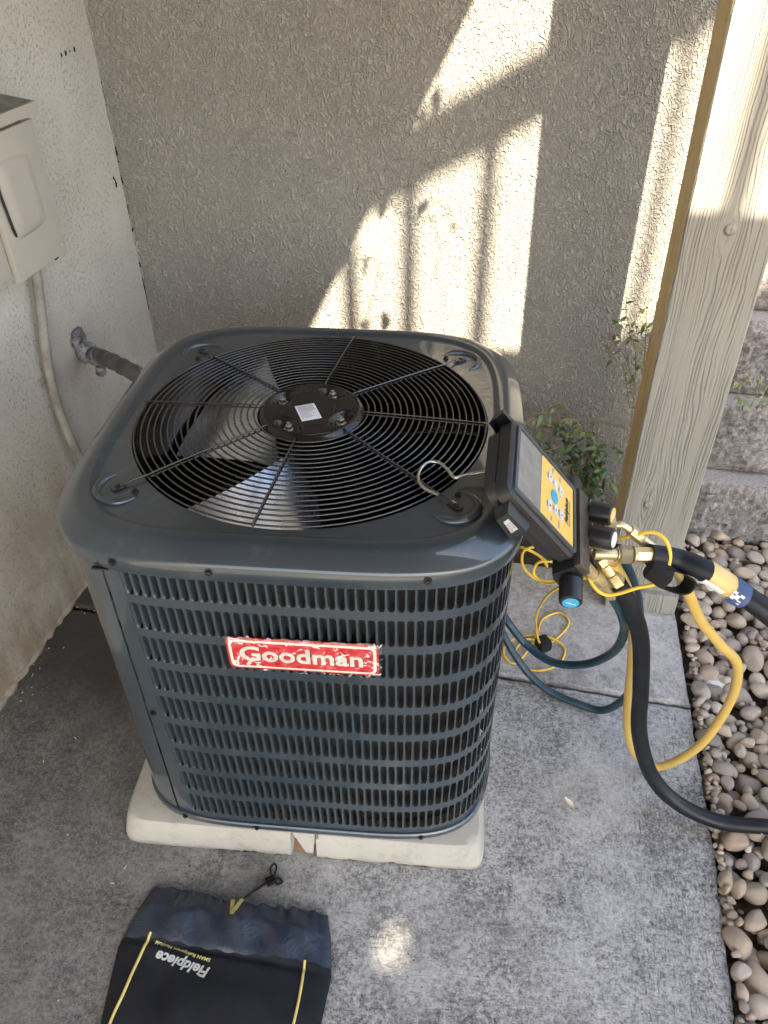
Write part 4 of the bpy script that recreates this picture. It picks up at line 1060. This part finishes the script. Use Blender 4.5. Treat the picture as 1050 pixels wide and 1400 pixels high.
# ------------------------------------------------------------------ hoses and cables
def hose(name, label, cat, pts, r, mat, n=14, sub=10):
    return tag(auto(MB().tube(catmull(pts, sub), r, n).obj(name, mat), 60), label, cat)
H1 = [(.602, -.205, .742), (.651, -.2, .731), (.689, -.22, .730), (.736, -.24, .711), (.794, -.27, .686), (.86, -.30, .64), (.95, -.34, .53), (1.05, -.38, .36), (1.14, -.40, .16), (1.25, -.40, .045), (1.42, -.38, .035), (1.6, -.37, .035)]
h1 = hose('refrigerant_hose', 'thick black hose leaving the manifold right, carrying a torn printed label', 'hose', H1, .0192, 'hose_black')
H2 = [(.563, -.2, .668), (.595, -.2, .615), (.634, -.19, .516), (.661, -.19, .379), (.681, -.2, .25), (.725, -.22, .132), (.791, -.24, .062), (.880, -.262, .036), (.978, -.274, .050), (1.078, -.275, .056), (1.3, -.27, .056), (1.6, -.29, .056)]
hose('refrigerant_hose', 'long black hose hanging down from the manifold and running across the stones', 'hose', H2, .0165, 'hose_black')
YE = [(.549, -.195, .712), (.587, -.17, .636), (.620, -.15, .552), (.650, -.13, .396), (.678, -.13, .192), (.717, -.13, .073), (.780, -.13, .028), (.843, -.14, .131), (.869, -.14, .29), (.848, -.15, .416), (.791, -.17, .494), (.729, -.19, .578), (.682, -.198, .665), (.655, -.18, .701), (.620, -.175, .727)]
hose('refrigerant_hose', 'thick yellow hose hanging in a loop above the river stones', 'hose', YE, .0098, 'hose_yellow')
BL = [(.559, -.2, .637), (.591, -.18, .571), (.624, -.12, .459), (.635, -.05, .321), (.597, .0, .219), (.532, .05, .162), (.470, .1, .166), (.425, .12, .215), (.402, .15, .23), (.405, .16, .174), (.438, .14, .108), (.490, .11, .045), (.544, .08, .016), (.609, .05, .0125), (.673, .02, .030), (.702, -.03, .162), (.683, -.08, .341), (.645, -.12, .503), (.608, -.15, .619), (.560, -.16, .715)]
hose('refrigerant_hose', 'dark blue hose looping twice beside the right side of the unit', 'hose', BL, .0098, 'hose_blue')
# torn label sleeve on the thick hose
pth = catmull(H1, 10); seg = pth[30:48]
def sleeve(name, i0, i1, mat, r, a0, a1, curl=0):
    vs = []; fs = []; n_ = 14; P_ = pth[i0:i1]
    for i, p in enumerate(P_):
        T = (pth[i0+i+1]-pth[i0+i-1]).normalized(); up = (Vector((0, 0, 1))-T*T.z).normalized(); bi = T.cross(up)
        for j in range(n_+1):
            a = a0+(a1-a0)*j/n_; e = curl*max(0, (j-n_+4)/4)*(1+.3*math.sin(i*1.1)); vs.append(p+(up*math.cos(a)+bi*math.sin(a))*(r+e)+T*(.006*math.sin(a*1.3)))
    for i in range(len(P_)-1):
        for j in range(n_): b = i*(n_+1)+j; fs.append((b, b+1, b+n_+2, b+n_+1))
    o = mesh_obj(name, vs, fs, mat, h1, True); return o
sleeve('label_sleeve', 22, 31, 'paper_yellow', .0199, R(-180), R(150))
sleeve('label_flap', 21, 29, 'paper_white', .0204, R(88), R(195), .016)
sb_ = sleeve('label_band', 30, 35, 'paper_blue', .0208, R(-180), R(170), .004)
for i, (j, a) in enumerate(((31, 60), (31, 85), (32, 105), (32, 75), (33, 60), (33, 95), (31, 115), (33, 118))):
    p = pth[j]; T = (pth[j+1]-pth[j-1]).normalized(); up = (Vector((0, 0, 1))-T*T.z).normalized(); bi = T.cross(up); d_ = up*math.cos(R(a))+bi*math.sin(R(a)); s2 = T.cross(d_)
    c = p+d_*.0216; e1_, e2_ = T*.0035, s2*(.0045 if i % 2 else .0025)
    mesh_obj('label_print', [c-e1_-e2_, c+e1_-e2_, c+e1_+e2_, c-e1_+e2_], [(0, 1, 2, 3)], 'paper_white', sb_)
# hook-and-loop strap round hoses
sp = empty('hose_strap', 'black fabric strap binding the thick black hose and yellow hose', 'strap')
c0 = Vector((.640, -.222, .706)); ax = Vector((.83, .10, -.40)).normalized(); sd_ = Vector((-.1, -.8, -.5)); sd_ = (sd_-ax*sd_.dot(ax)).normalized(); nn_ = ax.cross(sd_)
vs = []; fs = []; n_ = 28
for j in range(n_):
    a = 2*math.pi*j/n_; rx, ry = .042, .024
    q = (abs(math.cos(a))**3+abs(math.sin(a))**3)**(-1/3)
    for (rad, w) in ((1, -.016), (1, .016), (.90, .016), (.90, -.016)):
        vs.append(c0+ax*(rx*q*math.cos(a)*rad)+sd_*(ry*q*math.sin(a)*rad)*.6+nn_*(ry*q*math.sin(a)*rad)*.55+(sd_*.5-nn_*.8).normalized()*w)
for j in range(n_):
    k2 = (j+1) % n_
    for q in range(4): fs.append((j*4+q, j*4+(q+1) % 4, k2*4+(q+1) % 4, k2*4+q))
auto(mesh_obj('strap_loop', vs, fs, 'velcro', sp), 40)
auto(MB().box(-.017, .017, -.014, .014, -.020, .020, bev=.004).obj('strap_buckle', 'velcro', sp), 30)
o = COL.objects[-1]; o.matrix_world = axis_mat((.617, -.232, .727), (.8, -.3, -.35))
# thin yellow probe cables
CA1 = [(.470, -.19, .70), (.488, -.1, .630), (.493, -.05, .527), (.471, -.02, .489), (.449, 0, .493), (.453, 0, .525), (.482, 0, .531), (.508, .004, .508), (.505, .006, .472), (.459, .008, .471), (.427, .010, .502), (.421, .012, .539), (.435, .014, .554), (.455, .018, .550), (.477, .022, .498), (.463, .026, .518), (.434, .03, .534), (.410, .05, .520), (.394, .08, .45)]
hose('probe_cable', 'thin yellow cable curling in small loops under the gauge', 'cable', CA1, .0030, 'cable_yellow', 8)
CA2 = [(.500, -.20, .708), (.515, -.225, .684), (.542, -.235, .672), (.587, -.235, .693), (.621, -.236, .712), (.634, -.215, .743), (.625, -.200, .770), (.604, -.185, .776), (.572, -.175, .756), (.535, -.170, .735)]
hose('probe_cable', 'thin yellow cable arching over the brass fittings to the strap', 'cable', CA2, .0034, 'cable_yellow', 8)
CA3 = [(.520, -.205, .690), (.487, -.15, .613), (.474, -.05, .480), (.486, .1, .271), (.512, .195, .100), (.537, .236, .022), (.578, .267, .010), (.620, .331, .010), (.596, .369, .010), (.547, .339, .010), (.529, .282, .012), (.506, .227, .016), (.464, .172, .010), (.436, .195, .010), (.441, .235, .010), (.488, .271, .010), (.558, .266, .018), (.599, .235, .012), (.581, .182, .010), (.531, .153, .010), (.483, .161, .010), (.466, .211, .014), (.498, .253, .018), (.545, .236, .022)]
hose('probe_cable', 'thin yellow cable dropping to a tied coil on the slab', 'cable', [Vector(p)-Vector((0, 0, .0035)) if p[2] < .03 else p for p in CA3], .0030, 'cable_yellow', 8)
ct = MB(); ct.box(-.017, .017, -.020, .020, 0, .032, bev=.007); o = auto(ct.obj('cable_tie', 'velcro'), 30); o.location = (.541, .236, .004); o.rotation_euler = (0, 0, .5)
tag(o, 'small black fabric tie holding the yellow cable coil on the slab', 'cable tie')

# ------------------------------------------------------------------ drawstring bag
def ipl(y, pts): return float(np.interp(y, [p[0] for p in pts][::-1], [p[1] for p in pts][::-1]))
XL = [(-.495, -.311), (-.556, -.331), (-.613, -.342), (-.75, -.327), (-.90, -.335), (-1.02, -.33)]
XR = [(-.522, .060), (-.56, .072), (-.629, .083), (-.715, .075), (-.90, .07), (-1.02, .06)]
def bag_pt(u, v):
    ytop = -.495-.027*u + .004*math.sin(u*9)+.0015*math.sin(u*70); y = ytop+(-1.0-ytop)*v
    xl, xr = ipl(y+.027*u, XL), ipl(y+.0*u, XR); return xl+(xr-xl)*u, y
def bag_h(x, y):
    yt = -.495-.073*(x+.311); v = (yt-y)/.5
    xl, xr = ipl(min(y, -.495), XL), ipl(min(y, -.522), XR); u = (x-xl)/(xr-xl); u = min(1, max(0, u))
    ed = min(1, (4*u*(1-u))*1.3)**.55; tp = min(1, max(0, v)*9+.30)
    h = .006+.030*ed*tp*(1-.25*max(0, min(1, (v-.05)*4)))
    gather = math.exp(-max(0, v)*26)
    h += gather*.006*(math.sin(u*62+1.5*math.sin(u*17))+.5*math.sin(u*111))*ed
    band = math.exp(-((v-.10)/.09)**2)
    h += band*.0050*(math.sin(u*23+v*14)+.7*math.sin(u*39-v*25+1))*ed
    h += .0045*math.sin(u*7+v*9)*math.sin(v*13-u*5)*ed*min(1, v*5)
    h += -.010*math.exp(-((u-.22-(v-.3)*.25)/.05)**2)*min(1, max(0, v-.22)*6)*ed + .006*math.exp(-((u-.33-(v-.3)*.15)/.06)**2)*min(1, max(0, v-.25)*6)*ed
    h += -.006*math.exp(-((v-.215)/.012)**2)*ed
    return max(.004, h)
bg_ = empty('drawstring_bag', 'black and navy drawstring pouch lying on the concrete, logo upside down', 'bag')
NU, NV = 110, 90
def bag_sheet(name, v0, v1, mat, lift=0, back=False):
    vs = []; fs = []; nv_ = max(8, int(NV*(v1-v0)))
    for j in range(nv_+1):
        for i in range(NU+1):
            u, v = i/NU, v0+(v1-v0)*j/nv_; x, y = bag_pt(u, v); e = 0 if (i in (0, NU)) else 1
            vs.append((x, y, (bag_h(x, y)+lift) if not back else .003))
    n1 = NU+1
    for j in range(nv_):
        for i in range(NU): q = (j*n1+i, (j+1)*n1+i, (j+1)*n1+i+1, j*n1+i+1); fs.append(q if not back else tuple(reversed(q)))
    if not back:   # skirts to the ground at the sides and the mouth
        base = len(vs)
        edge = [j*n1 for j in range(nv_+1)], [j*n1+NU for j in range(nv_+1)], list(range(n1)), [nv_*n1+i for i in range(n1)]
        for q, ids in enumerate(edge):
            if q == 3 and v1 < .99: continue
            if q == 2 and v0 > .01: continue
            b0 = len(vs); vs += [(vs[i][0], vs[i][1], .002) for i in ids]
            for t in range(len(ids)-1):
                f_ = (ids[t], ids[t+1], b0+t+1, b0+t); fs.append(f_ if q in (1, 2) else tuple(reversed(f_)))
    return mesh_obj(name, vs, fs, mat, bg_, True)
bag_sheet('bag_hem', 0, .205, 'nylon', .0015); bag_sheet('bag_body', .198, 1.0, 'bag_cloth')
def on_bag(x, y, dz): return (x, y, bag_h(x, y)+dz)
for pts in ([(-.279, -.590), (-.285, -.62), (-.292, -.66), (-.297, -.70), (-.305, -.74), (-.33+.02, -.80), (-.31, -.98)], [(.030, -.612), (.031, -.65), (.030, -.69), (.026, -.74), (.02, -.85), (.012, -.98)]):
    auto(MB().tube([on_bag(p.x, p.y, .002) for p in catmull([Vector((a, b, 0)) for a, b in pts], 10)], .0028, 6).obj('piping', 'piping_yellow', bg_), 70)
def bag_text(body, size, pos, ang, mat, off, shear, width):
    me = text_mesh(body, size, 0, off, shear); xs = [v.co.x for v in me.vertices]; w_ = max(xs)-min(xs); m_ = (max(xs)+min(xs))/2
    bm = bmesh.new(); bm.from_mesh(me); bmesh.ops.triangulate(bm, faces=bm.faces); bm.to_mesh(me); bm.free()
    for v in me.vertices:
        x = (v.co.x-m_)*width/w_; y = v.co.y; X_ = pos[0]+x*math.cos(ang)-y*math.sin(ang); Y_ = pos[1]+x*math.sin(ang)+y*math.cos(ang)
        v.co = on_bag(X_, Y_, .0022)
    me.materials.append(MAT[mat]); return link('lettering', me, bg_)
bag_text('Fieldpiece', .026, (-.202, -.640), R(168), 'logo_grey', .0009, .2, .112)
bag_text('SMAN Refrigerant Manifold', .0088, (-.207, -.6180), R(168), 'logo_yellow', .0002, 0, .118)
for dx in (-.012, .012):
    p0 = (-.126, -.548); q = [on_bag(p0[0]+dx*t*.9, p0[1]+.040*t, .004-.001*t) for t in (0, .5, 1)]
    vs = []; 
    for (x, y, z) in q: vs += [(x-.0045, y, z), (x+.0045, y, z)]
    mesh_obj('pull_tab', vs, [(0, 1, 3, 2), (2, 3, 5, 4)], 'piping_yellow', bg_)
cord = [(-.118, -.512, .022), (-.112, -.502, .016), (-.104, -.488, .008), (-.090, -.474, .005), (-.076, -.464, .008)]
auto(MB().tube(catmull([Vector(p) for p in cord], 6), .0024, 6).obj('drawcord', 'velcro', bg_), 60)
auto(MB().tube(catmull([Vector(p)+Vector((.004, .003, .002)) for p in cord], 6), .0022, 6).obj('drawcord', 'velcro', bg_), 60)
lk = MB(); lk.box(-.010, .010, -.008, .008, 0, .014, bev=.003); lk.lathe([(.005, .012), (.005, .018), (.002, .019)], 10); o = auto(lk.obj('cord_lock', 'black_gloss', bg_), 30); o.location = (-.070, -.460, .002); o.rotation_euler = (0, 0, .6)
for pts in ([(-.068, -.452, .010), (-.074, -.436, .012), (-.069, -.424, .010), (-.062, -.432, .010), (-.064, -.450, .010)], [(-.064, -.454, .008), (-.052, -.452, .005), (-.044, -.458, .004)], [(-.064, -.458, .008), (-.054, -.464, .005), (-.046, -.460, .004)]):
    auto(MB().tube(catmull([Vector(p) for p in pts], 6), .0023, 6).obj('drawcord', 'velcro', bg_), 60)

# ------------------------------------------------------------------ weeds by the wall
LV = {'leaf_green': leaf_mesh('leaf', .043, .0145, 'leaf_green'), 'leaf_blue': leaf_mesh('leaf', .034, .015, 'leaf_blue'), 'leaf_pale': leaf_mesh('leaf', .030, .010, 'leaf_pale', .5), 'leaf_dark': leaf_mesh('leaf', .034, .013, 'leaf_dark')}
def weed(label, stems, r0, step, pick, scale=1.0, cat='plant'):
    w = empty('weed', label, cat)
    for st_ in stems:
        P_ = catmull([E(*p) for p in st_[0]], 8); n = len(P_)
        auto(MB().tube(P_, [r0*(1-.6*i/n) for i in range(n)], 5).obj('stem', st_[1], w), 70)
        acc = 0; side = 1
        for i in range(2, n-1):
            acc += (P_[i]-P_[i-1]).length
            if acc > step:
                acc = 0; side = -side; T = (P_[i+1]-P_[i]).normalized()
                for rep in range(1 if rng.random() < .4 else 2):
                    o = link('leaf', LV[pick(P_[i].z)], w); o.location = P_[i]
                    d = (T*.5+Vector((rng.normal()*.7, rng.normal()*.7-.35, rng.normal()*.5+.10))).normalized()
                    x = Vector((0, 0, 1)).cross(d); x = x.normalized() if x.length > .1 else Vector((1, 0, 0)); zz = x.cross(d)
                    if zz.z < 0: x, zz = -x, -zz
                    ro = Matrix((x, d, zz)).transposed() @ Matrix.Rotation(float(rng.normal())*.5, 3, 'Y')
                    o.rotation_euler = ro.to_euler(); s_ = float(rng.uniform(.65, 1.25))*scale; o.scale = (s_, s_, s_)
    return w
def pk(z):
    q = rng.random()
    if z > .33: return 'leaf_pale' if q < .55 else 'leaf_green'
    return 'leaf_green' if q < .45 else ('leaf_blue' if q < .8 else ('leaf_dark' if q < .92 else 'leaf_pale'))
stems = []
for (a, b, z) in ((.41, .90, .33), (.45, .90, .37), (.48, .88, .41), (.52, .90, .36), (.50, .86, .28), (.55, .88, .34), (.58, .86, .27), (.60, .90, .36), (.63, .88, .22), (.66, .86, .30), (.66, .90, .16), (.44, .86, .26), (.61, .84, .30), (.56, .82, .24), (.64, .84, .12), (.47, .92, .31), (.40, .88, .28), (.62, .80, .32), (.65, .80, .26), (.57, .86, .31)):
    ra, rb = .62+rng.normal()*.03, .90+rng.normal()*.02
    stems.append(([(ra, rb, -.03), (ra+(a-ra)*.3, rb, z*.55), (ra+(a-ra)*.7, (rb+b)/2, z*.95), (a, b, z), (a-.03*np.sign(.58-a), b-.01, z-.015)], 'stem_pale' if rng.random() < .4 else 'stem_brown'))
weed('bushy green weed growing from the soil at the foot of the stucco wall', stems, .0022, .021, pk, .86)
stems = [([(.75, .93, .0), (.72, .93, .30), (.69, .93, .55), (.66, .93, .64), (.635, .935, .70), (.63, .93, .745)], 'stem_brown'), ([(.71, .94, .45), (.66, .93, .56), (.625, .93, .60), (.60, .93, .64)], 'stem_brown'), ([(.72, .93, .5), (.70, .92, .64), (.69, .92, .70), (.685, .92, .75)], 'stem_brown'), ([(.72, .92, .52), (.67, .92, .62), (.65, .92, .645), (.61, .92, .68)], 'stem_pale'), ([(.70, .93, .40), (.66, .93, .53), (.63, .93, .54), (.60, .93, .60)], 'stem_brown'), ([(.71, .92, .50), (.69, .91, .60), (.67, .91, .66), (.655, .91, .70)], 'stem_pale')]
weed('leafy sprig catching sunlight high beside the timber post', stems, .0018, .017, lambda z: 'leaf_green' if rng.random() < .6 else 'leaf_pale', .8)
auto(MB().tube(catmull([E(.60, .82, .42), E(.64, .79, .425), E(.68, .77, .43), E(.70, .78, .415)], 6), .003, 6).obj('twig', 'stem_pale'), 70)
tag(COL.objects[-1], 'bare pale twig pushing out beside the tan post edge', 'twig')
stems = [([(.99+.02*i, .92, .42+.004*i), (.985+.02*i, .90, .48), (.97+.025*i, .885, .53+.02*(i % 3)), (.95+.03*i, .875, .55+.02*(i % 2))], 'stem_pale') for i in range(6)]
weed('small grassy weed rooted in a joint of the block wall', stems, .0012, .012, lambda z: 'leaf_green' if rng.random() < .5 else 'leaf_pale', .55)

# ------------------------------------------------------------------ litter on the slab and stones
def dry_leaf(a_pos, rot, s, label, z=.004):
    me = leaf_mesh('dry_leaf', .05*s, .026*s, 'dry_leaf', -.35, .5); o = link('dry_leaf', me); o.location = (a_pos[0], a_pos[1], z); o.rotation_euler = (R(8), R(12), rot)
    return tag(o, label, 'dry leaf')
dry_leaf((.579, -.238), 1.0, .6, 'curled pale dry leaf lying on the slab beside the long black hose')
dry_leaf(E(1.02, -.17)[:2], 2.1, .9, 'dry brown leaf lying among the river stones', .03)
for i, (x, y) in enumerate(((-.40, -.49), (-.385, -.455), (-.62, -.15), (-.55, .02), (-.67, -.22))):
    o = MB().box(-.004, .004, -.0012, .0012, 0, .002, bev=.0005).obj('debris_chip', 'dry_leaf'); o.location = (x, y, .001); o.rotation_euler = (0, 0, i*1.3)
    tag(o, ('tiny pale chip on the concrete just left of the black bag', 'tiny pale chip on the concrete between the pad corner and the black bag', 'tiny pale chip nearest the left photo edge on dark concrete', 'tiny pale chip on the brown stain close to the unit corner', 'tiny pale chip lowest on the dark concrete below the left wall')[i], 'debris', 'pale chips on the dark concrete')

gv = []; gf = []
gsh = [Vector((-1, -.6, 0)), Vector((1, -.7, 0)), Vector((.7, .8, 0)), Vector((-.8, .6, 0)), Vector((0, 0, 1.1))]
for i in range(420):
    m_ = rng.random()
    if m_ < .45: a, b = .885-abs(rng.normal())*.03, rng.uniform(-.9, .45)
    elif m_ < .65: a, b = rng.uniform(-.8, .85), .187+.035*(0-rng.uniform(-.8, .85))*.0+rng.normal()*.006
    elif m_ < .8: a, b = -.83+abs(rng.normal())*.03, rng.uniform(-.9, .6)
    else: a, b = rng.uniform(-.8, .88), rng.uniform(-.9, .5)
    if a < .33 and b > -.32 and a > -.45: continue
    s_ = rng.uniform(.0008, .0028); rz = rng.uniform(0, 6.28); p0 = E(a, b, .0005 if b < .19 else .0035)
    n0 = len(gv); gv += [p0 + (Matrix.Rotation(rz, 3, 'Z') @ v)*s_ for v in gsh]; gf += [(n0, n0+1, n0+4), (n0+1, n0+2, n0+4), (n0+2, n0+3, n0+4), (n0+3, n0, n0+4)]
tag(mesh_obj('grit', gv, gf, 'stucco_far'), 'fine stone grit strewn along the slab edges and joint', 'grit', kind='stuff')
